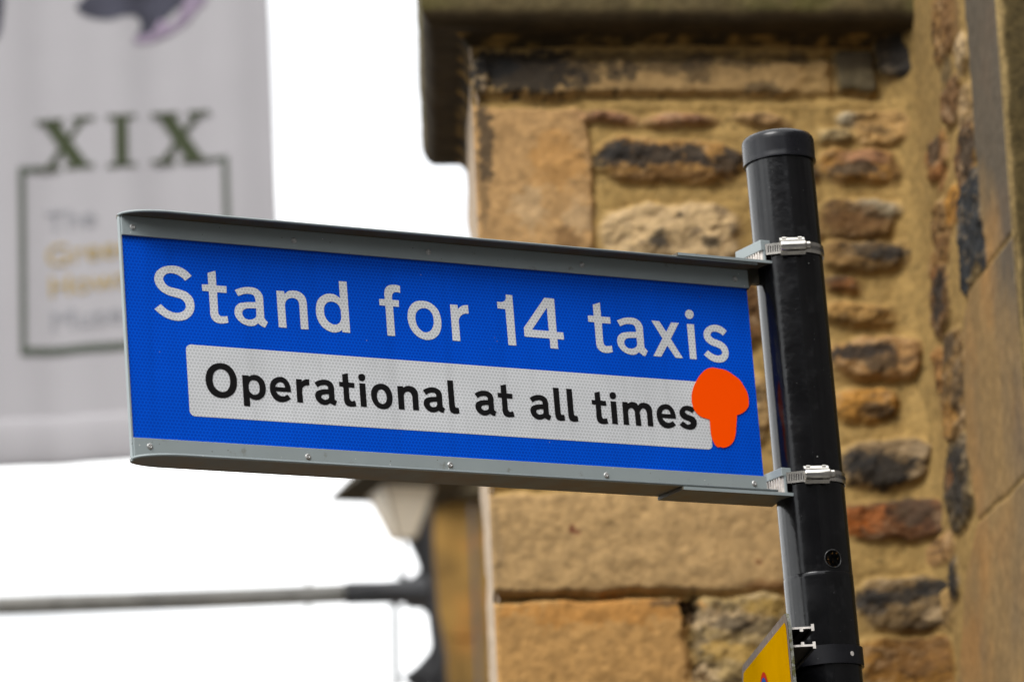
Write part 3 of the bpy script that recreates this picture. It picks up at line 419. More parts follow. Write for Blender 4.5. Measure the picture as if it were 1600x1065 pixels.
# return wall: rubble, then big dressed stones up to an arris, then a tooled face
J1 = ret_sz(1522, 600)[0]; J2 = ret_sz(1582, 250)[0]
JP = sorted([ret_sz(*p)[::-1] for p in ((1509, -60), (1513, 0), (1528, 200), (1538, 300), (1549, 415), (1521, 450), (1511, 500), (1515, 700), (1534, 817), (1514, 900), (1503, 1065), (1500, 1130))])
def jamb(Sg, Zg, H, col):
    J = np.interp(Zg, [p[0] for p in JP], [p[1] for p in JP]); U = np.clip((Sg - J) / (J2 - J), 0, 1)
    cj = np.ones(col.shape) * np.array(sc(156, 126, 84)) * (1 + .25 * vnoise(Sg * 16, Zg * 7, 771, 4))[..., None] * (1 + .5 * vnoise(Sg * 170, Zg * 60, 772, 3))[..., None]
    rs = sstep(-.02, .3, vnoise(Sg * 8, Zg * 8, 773, 4)); cj = cj * (1 - .35 * rs[..., None]) + np.array(sc(196, 136, 72)) * .35 * rs[..., None]
    zt = ret_sz(1545, 150)[1]; zl = ret_sz(1545, 420)[1]; up = sstep(zl, zt, Zg)
    st = np.clip(up * 1.35 * (1 - .45 * U * (1 - up)) + .9 * sstep(.35, .8, U) * sstep(ret_sz(1580, 560)[1], ret_sz(1580, 260)[1], Zg) + .5 * sstep(.5, 1., U) + 1.0 * vnoise(Sg * 18, Zg * 9, 777, 4), 0, 1)[..., None]
    cj = cj * (1 - st * .8) + np.array(sc(82, 80, 78)) * st * .8
    Hj = .006 + .0016 * vnoise(Sg * 60, Zg * 60, 774, 4) + .004 * vnoise(Sg * 7, Zg * 7, 775, 2)
    wob = .008 * vnoise(Sg * 12, Zg * 12, 778, 3)
    for (px, py) in ((1560, 790), (1585, 372)):
        z0 = ret_sz(px, py)[1]; g = np.exp(-((Zg - z0 + wob) / .0035) ** 2)
        Hj = Hj - .004 * g; cj = cj * (1 - .5 * g[..., None]) + np.array(sc(196, 164, 104)) * .5 * g[..., None]
    H = H + (.024 + .02 * vnoise(Sg * 9, Zg * 9, 62, 3)) * np.clip(1 - Sg / .05, 0, 1) ** 2
    m = sstep(-.003, .004, Sg - J + .012 * vnoise(Sg * 20, Zg * 26, 779, 4))
    return H * (1 - m) + Hj * m, col * (1 - m[..., None]) + cj * m[..., None]
stone_wall('return_wall', rel(CORNER0), DR, NR, ret_sz, (-.01, J2), .0025, tuple(.84 * c for c in MORTAR), ret_stones, ret_patches, bld, MAT['stone'], 300, amp=.0025, edge_wear=False, groove=jamb)  # mortar base darkened so the return wall reads as shaded
ARR2 = CORNER0 + DR * J2
def tool_sz(px, py):
    p = at(px, py, ARR2, NF) - ARR2; return p.dot(DF), p.z
def tooling(Sg, Zg, H, col):
    w = np.abs(((Zg + .006 * vnoise(Sg * 14, Zg * 14, 901, 3)) / .0075) % 1 - .5)
    H = H + .0022 * w * (1 + vnoise(Sg * 50, Zg * 50, 902, 3))
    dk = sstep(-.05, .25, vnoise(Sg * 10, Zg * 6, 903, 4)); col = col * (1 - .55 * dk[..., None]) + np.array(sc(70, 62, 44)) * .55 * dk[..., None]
    e = sstep(.004, -.003, Sg + .01 * vnoise(Sg * 30, Zg * 30, 904, 3)); col = col * (1 - e[..., None]) + np.array(sc(176, 150, 104)) * e[..., None]
    return H, col
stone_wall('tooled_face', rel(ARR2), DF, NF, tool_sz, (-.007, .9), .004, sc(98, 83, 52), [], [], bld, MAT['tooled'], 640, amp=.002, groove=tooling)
# left side of the pier (faces the open street) and the unseen back, so that it stands as a solid
def side_grid(name, org, ds, nrm, length, base, seed):
    st = .01; s = np.arange(0, length + st, st); z = np.concatenate([np.arange(0, Z_LO, .1), np.arange(Z_LO, Z_HI, .006), [Z_HI]])
    Sg, Zg = np.meshgrid(s, z, indexing='ij'); H = .007 * vnoise(Sg * 20, Zg * 20, seed, 4) + .010 * vnoise(Sg * 5, Zg * 7, seed + 4, 2)
    for px, py in ((757, 157), (757, 340), (757, 540), (757, 765), (757, 935)):
        z0 = front_sz(px, py)[1]; H = H - .004 * np.exp(-((Zg - z0) / .004) ** 2)
    H = H - .003 * (Sg < .001)
    col = np.ones(Sg.shape + (3,)) * np.array(base) * (1 + .3 * vnoise(Sg * 10, Zg * 10, seed + 8, 4))[..., None]
    V = np.array(rel(org))[None, None] + Sg[..., None] * np.array(ds) + Zg[..., None] * np.array((0, 0, 1.)) + H[..., None] * np.array(nrm)
    ns, nz = Sg.shape; idx = np.arange(ns * nz).reshape(ns, nz)
    F = np.stack([idx[:-1, :-1], idx[:-1, 1:], idx[1:, 1:], idx[1:, :-1]], -1).reshape(-1, 4)
    cols = np.concatenate([col, np.ones(col.shape[:2] + (1,))], -1).reshape(-1, 4)
    return mesh_obj(name, V.reshape(-1, 3).tolist(), F.tolist(), MAT['stone'], bld, smooth=True, cols=cols)
side_grid('side_wall', ARRIS0, DL, NL, SIDE, sc(214, 190, 168), 50)
TOPZ = Z_HI + .35
bk = ARRIS0 + DL * SIDE
pl = [ARRIS0 - NF * .03 - NL * .03, CORNER0 - NF * .03 + DF * .03, ARR2 - NF * .03 + DF * .03, ARR2 + DF * .9, ARR2 + DF * .9 - NF * 1.6, bk - NL * .03 + DF * .4 - NF * .0, bk - NL * .03]
mb = MB(); mb.prism([(rel(p)[0], rel(p)[1]) for p in pl], 0.0, Z_HI); mb.build('core_wall', MAT['plainstone'], bld)

# cornice: one moulded section swept along side, mitred corner and front
prof = [(-.03, -.016), (.002, -.014), (.006, -.006), (.013, -.001), (.050, -.001), (.057, .004), (.0625, .012), (.0655, .022), (.067, .034), (.066, .30), (.03, .34), (-.03, .34)]
def cornice():
    path = []
    N1, N2 = 110, 170
    mitre = (NF + NL) / (1 + NF.dot(NL))
    for i in range(N1): path.append((ARRIS0 + DL * SIDE * (1 - i / N1), NL))
    path.append((ARRIS0, mitre))
    for i in range(1, N2 + 1): path.append((ARRIS0 + DF * (INNER + .06) * i / N2, NF))
    pr = []
    for i in range(len(prof) - 1):
        a, b = prof[i], prof[i + 1]; k = max(1, int(math.dist(a, b) / .006))
        pr += [(a[0] + (b[0] - a[0]) * j / k, a[1] + (b[1] - a[1]) * j / k) for j in range(k)]
    pr.append(prof[-1])
    V = []; col = []
    for p, nrm in path:
        for (o_, z_) in pr:
            q = p + nrm * o_ + Vector((0, 0, Z_SOF + z_))
            w = mnoise.fractal(q * 14, 1, 2, 4) * .0028 + mnoise.noise(q * 60) * .0012
            q = q + nrm * w + Vector((0, 0, w * .7)); V.append(rel(q))
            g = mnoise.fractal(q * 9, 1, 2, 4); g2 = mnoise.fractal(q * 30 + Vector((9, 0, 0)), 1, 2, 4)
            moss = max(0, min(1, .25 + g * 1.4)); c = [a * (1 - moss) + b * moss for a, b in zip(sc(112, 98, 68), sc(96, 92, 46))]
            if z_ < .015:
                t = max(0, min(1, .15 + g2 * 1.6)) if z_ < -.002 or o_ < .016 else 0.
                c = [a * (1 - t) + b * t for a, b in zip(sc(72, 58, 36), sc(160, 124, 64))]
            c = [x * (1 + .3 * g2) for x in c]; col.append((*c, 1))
    m = len(pr); F = []
    for i in range(len(path) - 1):
        for j in range(m - 1):
            a = i * m + j; F.append((a, a + 1, a + m + 1, a + m))
    F.append(tuple(range(m))[::-1]); F.append(tuple((len(path) - 1) * m + j for j in range(m)))
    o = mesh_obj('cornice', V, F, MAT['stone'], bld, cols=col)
    bm = bmesh.new(); bm.from_mesh(o.data); bmesh.ops.recalc_face_normals(bm, faces=bm.faces); bm.to_mesh(o.data); bm.free()
    o.data.polygons.foreach_set('use_smooth', [True] * len(o.data.polygons)); o.data.set_sharp_from_angle(angle=math.radians(50))
cornice()
mb = MB(); mb.prism([(rel(p)[0], rel(p)[1]) for p in pl], Z_HI + .001, TOPZ + .05); mb.build('parapet', MAT['plainstone'], bld)

w0 = rel(ARR2 + DF * .9); mb = MB(); mb.box(w0[0] + .002, w0[0] + 2.2, w0[1] - 4.2, w0[1] + 1.2, 0, 5.2); mb.build('added_wing_wall', MAT['terrace'], bld)  # out-of-view wing, added to darken the pole's right side and block sky
# ------------------------------------------------------------------ ground
tag(mesh_obj('ground', [(-400, -400, -.004), (400, -400, -.004), (400, 400, -.004), (-400, 400, -.004)], [(0, 1, 2, 3)], MAT['asphalt']), kind='structure')
mb = MB(); mb.box(-14, 14, 2.6, 14, -.1, .12); tag(mb.build('pavement', MAT['paving'], bevel=.01), kind='structure')
PAVE = .12

opp = empty('added_opposite_terrace', Matrix.Translation((0, -9, 0)), 'unseen dark stone terrace, added across the street to darken the pole reflection', 'building')  # never in view; added to give the gloss pole a dark reflection
mb = MB(); mb.box(-16, 16, -6, 0, 0, 7.0); mb.build('wall', MAT['terrace'], opp)
mb = MB(); mb.add([(-16.2, .3, 7.0), (16.2, .3, 7.0), (16.2, -6.3, 7.0), (-16.2, -6.3, 7.0), (-16.2, -3, 9.2), (16.2, -3, 9.2)], [(0, 1, 5, 4), (2, 3, 4, 5), (0, 4, 3), (1, 2, 5), (0, 3, 2, 1)]); mb.build('roof', MAT['slate'], opp)
for k in range(12):
    for zz in (1.2, 4.2):
        x = -14.6 + k * 2.5; mb = MB(); mb.box(x, x + 1.1, 0.003, .02, zz, zz + 1.6); wf = mb.build('window', MAT['iron'], opp)

# ------------------------------------------------------------------ pole and signs share one leaning frame
u = Vector((math.sin(math.radians(-1.8108)), math.sin(math.radians(-.2001)), 1)).normalized()
ph = math.radians(31.1907); a = Vector((math.cos(ph), math.sin(ph), 0)); a = (a - u * a.dot(u)).normalized(); nn = u.cross(a)
O_SIGN = Vector((-.3881, 4.6423, 1.1407 + 1.6)); P0 = Vector((.3241, 5.0602, 2.6))
def fmat(o): m = Matrix((a, nn, u)).transposed().to_4x4(); m.translation = o; return m
pole_base = P0 + u * ((PAVE - P0.z) / u.z)
pole = empty('street_pole', fmat(pole_base), 'glossy black round post with a plastic end cap, carrying the blue taxi sign', 'pole')
Z0 = (P0 - pole_base).length                                       # height of P0 along the post
def pole_h(py, xh=1250):                                           # height on the post of a photo row
    best = None
    lo, hi = -1.5, 1.5
    for _ in range(50):
        t = (lo + hi) / 2; q = P0 + u * t - CAM; yy = 532.5 - FPX * q.dot(UP) / q.dot(fw)
        if yy > py: lo = t
        else: hi = t
    return Z0 + t
h_joint = pole_h(903); h_top = pole_h(214)
mb = MB(); r = .038
mb.lathe([(r, h_joint + .0005)] + [(r, h_joint + (h_top - .012 - h_joint) * i / 40) for i in range(1, 41)] + [(.0, h_top - .012)], n=96)
mb.build('upper_tube', MAT['pole'], pole, smooth=True, auto=True)
mb = MB(); mb.lathe([(r + .0004, 0)] + [(r + .0004, h_joint * i / 40) for i in range(1, 40)] + [(r + .0004, h_joint - .004), (r + .0004, h_joint - .0006), (r + .0003, h_joint - .0003), (r, h_joint + .0003)], n=96)
mb.build('lower_tube', MAT['band'] if 0 else MAT['pole'], pole, smooth=True, auto=True)
h_cl = pole_h(258)
mb = MB(); rc = .0405
mb.lathe([(r + .0002, h_cl), (rc + .0003, h_cl), (rc + .0004, h_cl + .002), (rc, h_cl + .004)] + [(rc, h_cl + .004 + (h_top - .008 - h_cl - .004) * i / 6) for i in range(1, 7)] +
         [(rc - .0008, h_top - .005), (rc - .003, h_top - .0022), (rc - .008, h_top), (rc * .5, h_top + .0008), (0, h_top + .001)], n=96)
mb.build('end_cap', MAT['cap'], pole, smooth=True, auto=True)
# drilled hole with a rolled rim, and the bolt end seen inside it
def on_pole(px, py):                                               # angle and height on the post surface seen at a pixel
    d = ray(px, py).normalized(); o_ = CAM - pole_base
    Q = Matrix((a, nn, u)); o2 = Q @ o_; d2 = Q @ d
    A = d2.x ** 2 + d2.y ** 2; B = 2 * (o2.x * d2.x + o2.y * d2.y); Cc = o2.x ** 2 + o2.y ** 2 - r * r
    t = (-B - math.sqrt(max(0, B * B - 4 * A * Cc))) / (2 * A); p = o2 + d2 * t
    return math.atan2(p.y, p.x), p.z
def wrap_disc(ang, hh, rad, R, n=28, inner=0):
    V = []; F = []
    rings = [rad * k / 4 for k in range(1, 5)] if not inner else [inner, rad]
    if not inner: V.append((R * math.cos(ang), R * math.sin(ang), hh))
    for q in rings:
        for k in range(n):
            t = 2 * math.pi * k / n; x = q * math.cos(t) / R; z = q * math.sin(t); V.append((R * math.cos(ang + x), R * math.sin(ang + x), hh + z))
    o0 = 0 if inner else 1
    if not inner:
        for k in range(n): F.append((0, o0 + k, o0 + (k + 1) % n))
    for i in range(len(rings) - 1):
        for k in range(n): F.append((o0 + i * n + k, o0 + (i + 1) * n + k, o0 + (i + 1) * n + (k + 1) % n, o0 + i * n + (k + 1) % n))
    return V, F
MAT['rim'] = material('chipped_rim', (.03, .03, .03), rough=.3, noise_scale=300, noise_amt=.8)
ha, hz = on_pole(1302, 872)
MAT['hole'] = material('hole_inside', (.002, .002, .002), rough=.9, spec=0, noise_scale=260, noise_amt=.9, grime=lin(110, 78, 40), grime_scale=240, grime_lo=.58, grime_hi=.66)
v, f = wrap_disc(ha, hz, .0095, r + .00025); mb = MB(); mb.add(v, f); mb.build('drilled_hole', MAT['hole'], pole, smooth=True)
mb = MB(); pts = []
for k in range(37):
    t = 2 * math.pi * k / 36; x = .0098 * math.cos(t) / r; pts.append(((r + .0003) * math.cos(ha + x), (r + .0003) * math.sin(ha + x), hz + .0098 * math.sin(t)))
mb.tube(pts, .0006, n=6, cap=False); mb.build('hole_rim', MAT['rim'], pole, smooth=True)

# ------------------------------------------------------------------ taxi sign
def curve_pts(spec):
    P = []
    for t in spec.split():
        c = t.endswith('c'); x, y = t.rstrip('c').split(','); P.append((float(x) / 1000, float(y) / 1000, c))
    n = len(P); out = []
    for i in range(n):
        p1, p2 = P[i], P[(i + 1) % n]; p0, p3 = P[i - 1], P[(i + 2) % n]
        out.append((p1[0], p1[1]))
        if p1[2] and p2[2]: continue
        # centripetal-like Catmull-Rom that stops at corners
        if p1[2]: p0 = (2 * p1[0] - p2[0], 2 * p1[1] - p2[1])
        if p2[2]: p3 = (2 * p2[0] - p1[0], 2 * p2[1] - p1[1])
        def T(q0, q1, q2, l):
            d0 = math.dist(q0[:2], q1[:2]) + 1e-9; d1 = math.dist(q1[:2], q2[:2]) + 1e-9
            return [((q1[k] - q0[k]) / d0 * d1 + (q2[k] - q1[k]) / d1 * d0) / (d0 + d1) * l for k in (0, 1)]
        l = math.dist(p1[:2], p2[:2])
        m1 = T(p0, p1, p2, l); m2 = T(p1, p2, p3, l)
        for j in range(1, 6):
            t = j / 6; h = (2*t**3-3*t**2+1, t**3-2*t**2+t, -2*t**3+3*t**2, t**3-t**2)
            out.append(tuple(h[0]*p1[k] + h[1]*m1[k] + h[2]*p2[k] + h[3]*m2[k] for k in (0, 1)))
    return out
def cut_shape(mb, contours, dx, dz, y):
    if len(contours) == 2 and min(p[1] for p in contours[1]) > max(p[1] for p in contours[0]):      # dot above a stem
        cut_shape(mb, contours[:1], dx, dz, y); contours = contours[1:]
    loops = [[Vector((x + dx, z + dz, 0)) for x, z in c] for c in contours]
    flat = [p for c in loops for p in c]
    tri = geometry.tessellate_polygon(loops)
    mb.add([(p.x, y, p.y) for p in flat], [list(t) for t in tri])
def text_mesh(line, y):
    mb = MB()
    for (g, x, z) in line: cut_shape(mb, [curve_pts(c) for c in GLYPH[g]], x / 1000, z / 1000, y)
    return mb
SW, SH = .768, .2137
sign = empty('taxi_sign', fmat(O_SIGN), 'long blue sign reading Stand for 14 taxis, clamped to the black pole', 'sign')
mb = MB(); mb.box(0.0008, SW, 0, .003, -.021, SH + .021); mb.build('panel', MAT['blue'], sign)
def rrect(x0, x1, z0, z1, r, n=8):
    out = []
    for cx, cz, a0 in ((x1 - r, z1 - r, 0), (x0 + r, z1 - r, 90), (x0 + r, z0 + r, 180), (x1 - r, z0 + r, 270)):
        for k in range(n + 1):
            t = math.radians(a0 + 90 * k / n); out.append((cx + r * math.cos(t), cz + r * math.sin(t)))
    return out
mb = MB(); cut_shape(mb, [rrect(.0668, .7041, .0270, .1027, .006)], 0, 0, -.0003); mb.build('white_strip', MAT['white'], sign)
def words(line, counts, name, mat, y):
    k = 0
    for c in counts: text_mesh(line[k:k + c], y).build(name, mat, sign); k += c
words(LINE_A, (5, 3, 2, 5), 'white_word', MAT['white'], -.0003)
words(LINE_B, (11, 2, 3, 5), 'black_word', MAT['black_vinyl'], -.0006)
mb = MB(); g, x, z = STICKER[0]; cut_shape(mb, [curve_pts(GLYPH[g][0])], x / 1000, z / 1000, -.0009)
tag(mb.build('orange_sticker', MAT['orange'], sign), 'flat bright orange mushroom-shaped sticker')
# end strip and edge rails
mb = MB(); mb.box(-.0016, .0006, -.0012, .0042, -.0235, SH + .0205); mb.build('end_strip', MAT['grey'], sign, bevel=.0004)
FL = .0245; EL = .048
def flange_outline():
    out = []
    for k in range(13):
        t = math.pi / 2 * k / 12; out.append((EL * (1 - math.cos(t)) - .0014, -FL * math.sin(t) ** .85 - .0))
    out.append((SW, -FL)); out.append((SW, FL + .001))
    for k in range(13):
        t = math.pi / 2 * (12 - k) / 12; out.append((EL * (1 - math.cos(t)) - .0014, (FL + .001) * math.sin(t) ** .85 + .001))
    return out
for zz0, zz1, c0, c1, nm in ((-.0225, -.0200, -.0200, 0, 'lower_rail'), (SH + .0205, SH + .0230, SH, SH + .0205, 'upper_rail')):
    rl = empty_like = None
    mb = MB(); mb.box(0, SW + .0012, -.0032, -.0004, c0, c1); mb.box(0, SW + .0012, .0034, .0062, c0, c1)
    ro = mb.build(nm, MAT['grey'], sign, bevel=.0004)
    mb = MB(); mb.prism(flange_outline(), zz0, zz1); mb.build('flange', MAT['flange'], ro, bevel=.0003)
    # painted nosing along the front lip of the flange
    mb = MB(); ol = flange_outline()[:14]; mb.tube([(p[0], p[1] + .0004, (zz0 + zz1) / 2) for p in ol], .0014, n=8); mb.build('lip', MAT['grey'], ro, smooth=True)
rp = [(.0122, .2224), (.1996, .2230), (.3614, .2231), (.5532, .2237), (.7515, .2228), (.0176, -.0084), (.1994, -.0091), (.3690, -.0088), (.5622, -.0097), (.7526, -.0090)]
mb = MB()
v = []; 
def rivet_mesh(mb):
    pr = [(.0033, 0), (.0033, .0004), (.0028, .0011), (.0018, .0015), (.0013, .0014), (.0012, .0006), (.0009, .0006), (.0008, .0012), (.0003, .0014), (0, .0014)]
    n = 20; V = []; F = []
    for rr, y in pr: V += [(rr * math.cos(2 * math.pi * k / n), -y, rr * math.sin(2 * math.pi * k / n)) for k in range(n)]
    for i in range(len(pr) - 1):
        for k in range(n): F.append([i * n + k, i * n + (k + 1) % n, (i + 1) * n + (k + 1) % n, (i + 1) * n + k])
    mb.add(V, F)
rivet_mesh(mb); riv = mb.build('rivet', MAT['rivet'], sign, smooth=True)
for i, (x, z) in enumerate(rp):
    o = riv if i == 0 else riv.copy()
    if i: C.objects.link(o); o.parent = sign
    o.location = (x, -.0030, z); o.rotation_euler = (0, i * 1.1, 0)

# clamping brackets and worm-drive hose clamps
PX, PY = .82127, -.009465                                          # post axis in the sign's frame
def bracket(nm, z_plate0, z_plate1, z_bar0, z_bar1, s0, edge):
    b = MB(); y0, y1 = -.0255, .0255
    # flat arm plate under / over the flange, its pole end cut to a V that cradles the post
    poly = [(s0, y0), (.7935, y0), (.787, -.012), (.7845, PY), (.787, .002), (.7935, y1), (s0, y1)]
    b.prism(poly, z_plate0, z_plate1)
    root = b.build(nm, MAT['flange'], sign, bevel=.0004)  # plate takes the darkened paint to look shaded from below
    b = MB(); b.box(s0 + .001, .7935, y0 - .0008, y0 + .0006, z_plate0 + .0002, z_plate1 - .0002); b.build('plate_edge', MAT['grey'], root)
    b = MB(); poly = [(.7745, y0), (.7935, y0), (.7935, y0 + .0035), (.7845, y0 + .0075), (.7815, PY), (.7845, y1 - .0075), (.7935, y1 - .0035), (.7935, y1), (.7745, y1)]
    b.prism(poly, z_bar0, z_bar1); b.build('saddle_bar', MAT['grey'], root, bevel=.0007)
    lo, hi = min(z_plate1, z_bar1), max(z_plate0, z_bar0)
    b = MB(); b.box(.7770, .7795, y0 + .002, y1 - .002, lo, hi)
    for k in range(9):                                             # ribs of the serrated inner face
        yy = y0 + .006 + k * .0048; b.box(.7750, .7770, yy, yy + .0020, lo, hi)
    b.build('saddle_web', MAT['alu'], root)
    b = MB(); b.box(.7900, .7930, y0, y0 + .0030, lo, hi); b.box(.7780, .7800, y0, y0 + .0025, lo, hi); b.build('saddle_cheek', MAT['grey'], root)
    return root, (lo + hi) / 2
ub, zu = bracket('upper_bracket', SH + .0232, SH + .0266, .2515, .2635, .663, 1)
lb, zl = bracket('lower_bracket', -.0268, -.0229, -.0045, .0050, .644, -1)
mb = MB(); mb.box(.768, .7935, -.0030, .0050, SH + .006, SH + .0230); mb.add([(.768, -.003, SH - .002), (.788, -.003, SH + .0230), (.768, -.003, SH + .0230), (.768, .005, SH - .002), (.788, .005, SH + .0230), (.768, .005, SH + .0230)], [(0, 1, 2), (3, 5, 4), (0, 3, 4, 1), (1, 4, 5, 2), (2, 5, 3, 0)])
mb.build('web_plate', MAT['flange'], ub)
def clamp(zc, ang_deg):
    R = r + .0012; hb = .0062
    th0 = math.radians(ang_deg)
    root = None
    # the band: tangent lines from the saddle bars to the post, then round it
    half = []
    ys = -.0262; sx = .7800
    d = math.hypot(sx - PX, ys - PY); al = math.atan2(ys - PY, sx - PX); be = math.acos(min(1, R / d)) if d > R else 0
    t_start = al + be                                              # tangent point angle (near side)
    ys2 = .0262; d2 = math.hypot(sx - PX, ys2 - PY); al2 = math.atan2(ys2 - PY, sx - PX); be2 = math.acos(min(1, R / d2)) if d2 > R else 0
    t_end = al2 - be2
    while t_end < t_start: t_end += 2 * math.pi
    path = [(sx, ys)] + [(PX + R * math.cos(t_start + (t_end - t_start) * k / 60), PY + R * math.sin(t_start + (t_end - t_start) * k / 60)) for k in range(61)] + [(sx, ys2)]
    V = []; F = []; th = .0008
    for i, (x, y) in enumerate(path):
        x0, y0 = path[max(i - 1, 0)]; x1, y1 = path[min(i + 1, len(path) - 1)]
        dx, dy = x1 - x0, y1 - y0; l = math.hypot(dx, dy); ox, oy = dy / l * th, -dx / l * th
        V += [(x, y, zc - hb), (x + ox, y + oy, zc - hb), (x + ox, y + oy, zc + hb), (x, y, zc + hb)]
    for i in range(len(path) - 1):
        for k in range(4): F.append((i * 4 + k, (i + 1) * 4 + k, (i + 1) * 4 + (k + 1) % 4, i * 4 + (k + 1) % 4))
    mb = MB(); mb.add(V, F); nb_ = len(mb.f)
    # pressed slots
    RR = R + th + .00015
    def slot(t, w=.0011, h=.0036, lean=.0006):
        q = [(t - w / 2 / R - lean / R, -h), (t + w / 2 / R - lean / R, -h), (t + w / 2 / R + lean / R, h), (t - w / 2 / R + lean / R, h)]
        mb.add([(PX + RR * math.cos(p), PY + RR * math.sin(p), zc + z) for p, z in q], [(0, 1, 2, 3)])
    t = t_start + .02
    while t < th0 - .36: slot(t); t += .058
    # slots on the straight stretch next to the saddle
    x0, y0 = path[0]; x1, y1 = path[1]; l = math.hypot(x1 - x0, y1 - y0); ex, ey = (x1 - x0) / l, (y1 - y0) / l
    k = .003
    while k < l - .001:
        o_ = th + .0002; bx, by = x0 + ex * k + ey * o_, y0 + ey * k - ex * o_
        mb.add([(bx - ex * .0007, by - ey * .0007, zc - .0036), (bx + ex * .0004, by + ey * .0004, zc - .0036), (bx + ex * .0009, by + ey * .0009, zc + .0036), (bx - ex * .0003, by - ey * .0003, zc + .0036)], [(0, 1, 2, 3)]); k += .0026
    t = th0 + .50
    while t < th0 + 1.6: slot(t, .0012, .0022, .0003); t += .062
    root = mesh_obj('hose_clamp', mb.v, mb.f, None, sign, mats=[MAT['steel'], MAT['slot']], fm=[0] * nb_ + [1] * (len(mb.f) - nb_))
    mb = MB()
    # housing: half-round saddle over the worm screw, with folded feet
    cx, cy = PX + (R + .0052) * math.cos(th0), PY + (R + .0052) * math.sin(th0)
    tx, ty = -math.sin(th0), math.cos(th0); nx, ny = math.cos(th0), math.sin(th0)
    def P(al_, out, z): return (cx + tx * al_ + nx * out, cy + ty * al_ + ny * out, zc + z)
    V = []; F = []; n = 14; Ls = (-.0180, -.0168, .0095, .0105); rs = (.0052, .0060, .0060, .0052)
    for L_, rr in zip(Ls, rs):
        for k in range(n): t = 2 * math.pi * k / n; V.append(P(L_, rr * math.cos(t), rr * math.sin(t)))
    for i in range(3):
        for k in range(n): F.append((i * n + k, i * n + (k + 1) % n, (i + 1) * n + (k + 1) % n, (i + 1) * n + k))
    F += [tuple(range(n)), tuple(3 * n + k for k in range(n))]
    mb.add(V, F)
    for sgn in (-1, 1):                                            # folded feet with two rolled tabs each
        V = []
        for L_ in (-.0180, .0100):
            for o_, z in ((-.0046, sgn * .0060), (-.0046, sgn * .0094), (-.0022, sgn * .0098), (.0002, sgn * .0064)): V.append(P(L_, o_, z))
        mb.add(V, [(0, 1, 2, 3), (4, 7, 6, 5), (0, 4, 5, 1), (1, 5, 6, 2), (2, 6, 7, 3), (3, 7, 4, 0)])
        for L_ in (-.0130, .0050): mb.tube([P(L_ - .0022, -.0020, sgn * .0090), P(L_ + .0022, -.0020, sgn * .0090)], .0017, n=8)
    mb.build('worm_housing', MAT['steel'], root, smooth=True, auto=True)
    mb = MB(); V = []; F = []; prof_ = [(.0104, .0030), (.0110, .0044), (.0150, .0044), (.0158, .0036), (.0158, .0)]
    for L_, rr in prof_:
        for k in range(n): t = 2 * math.pi * k / n; V.append(P(L_, rr * math.cos(t), rr * math.sin(t)))
    for i in range(len(prof_) - 1):
        for k in range(n): F.append((i * n + k, i * n + (k + 1) % n, (i + 1) * n + (k + 1) % n, (i + 1) * n + k))
    mb.add(V, F); mb.build('screw_head', MAT['steel'], root, smooth=True, auto=True)
    return root
CL_ANG = -112
cu = clamp((.2400 + .2635) / 2 + .0005, CL_ANG)
cl_ = clamp((-.0229 + .005) / 2 + .002, CL_ANG + 4)

# ------------------------------------------------------------------ yellow sign, seen almost edge on
YD = math.radians(-6.9); yd = Vector((math.sin(YD), math.cos(YD), 0)); yd = (yd - u * yd.dot(u)).normalized(); yn = u.cross(yd)   # yn: towards the left face
ycorner = CAM + ray(1229, 953) * (4.93 * math.cos(PITCH) + (3.0 - 1.6) * math.sin(PITCH) * 0 + .22)
ym = Matrix((yd, yn, u)).transposed().to_4x4(); ym.translation = ycorner
ys_ = empty('yellow_sign', ym, 'yellow plate sign with dark border and red and blue roundel, seen almost edge on', 'sign')
YW, YH = .31, .46
def yshape(x0, x1, z0, z1, r_, y, name, mat, par, thick=None):
    mb = MB()
    if thick: mb.prism(rrect(x0, x1, z0, z1, r_, 6), y, y + thick, ax=(0, 2, 1))
    else: cut_shape(mb, [rrect(x0, x1, z0, z1, r_, 6)], 0, 0, y)
    return mb.build(name, mat, par)
plate = yshape(0, YW, -YH, 0, .018, -.0036, 'plate', MAT['edge'], ys_, .0033)
yshape(.0005, YW - .0005, -YH + .0005, -.0005, .0178, .0002, 'border', MAT['brown'], ys_)
yshape(.0095, YW - .0095, -YH + .0095, -.0095, .010, .0005, 'yellow_face', MAT['yellow'], ys_)
mb = MB(); N = 48; RC = .030; cxr, czr = .172, -.029 - .004 - RC
def circ(R_, y):
    return [(cxr + R_ * math.cos(2 * math.pi * k / N), czr + R_ * math.sin(2 * math.pi * k / N)) for k in range(N)]
cut_shape(mb, [circ(RC, 0)], 0, 0, .0008); rd = mb.build('roundel_ring', MAT['red'], ys_)
mb = MB(); cut_shape(mb, [circ(RC * .80, 0)], 0, 0, .0011); mb.build('roundel_centre', MAT['blue_vinyl'], ys_)
for zc in (-.0185, -.0375):                                        # extruded channels on the back, white sawn ends
    for nm, mat, x0, x1 in (('channel', 'alu_dark', .0060, .26),):
        mb = MB(); mb.box(x0, x1, -.0255, -.0037, zc - .0009, zc + .0009); mb.box(x0, x1, -.0285, -.0255, zc - .0034, zc + .0034)
        s_ = -1 if zc > -.03 else 1
        mb.box(x0, x1, -.0165, -.0135, zc + s_ * .0009, zc + s_ * .0036)
        ch = mb.build(nm, MAT[mat], ys_)
        mb = MB(); x0 = x0 - .0006; x1 = x0 + .0006
        mb.box(x0, x1, -.0257, -.0037, zc - .0011, zc + .0011); mb.box(x0, x1, -.0288, -.0257, zc - .0037, zc + .0037); mb.box(x0, x1, -.0167, -.0133, zc + (.0011 if s_ > 0 else -.0039), zc + (.0039 if s_ > 0 else -.0011))
        mb.build('sawn_end', MAT['alu'], ch)
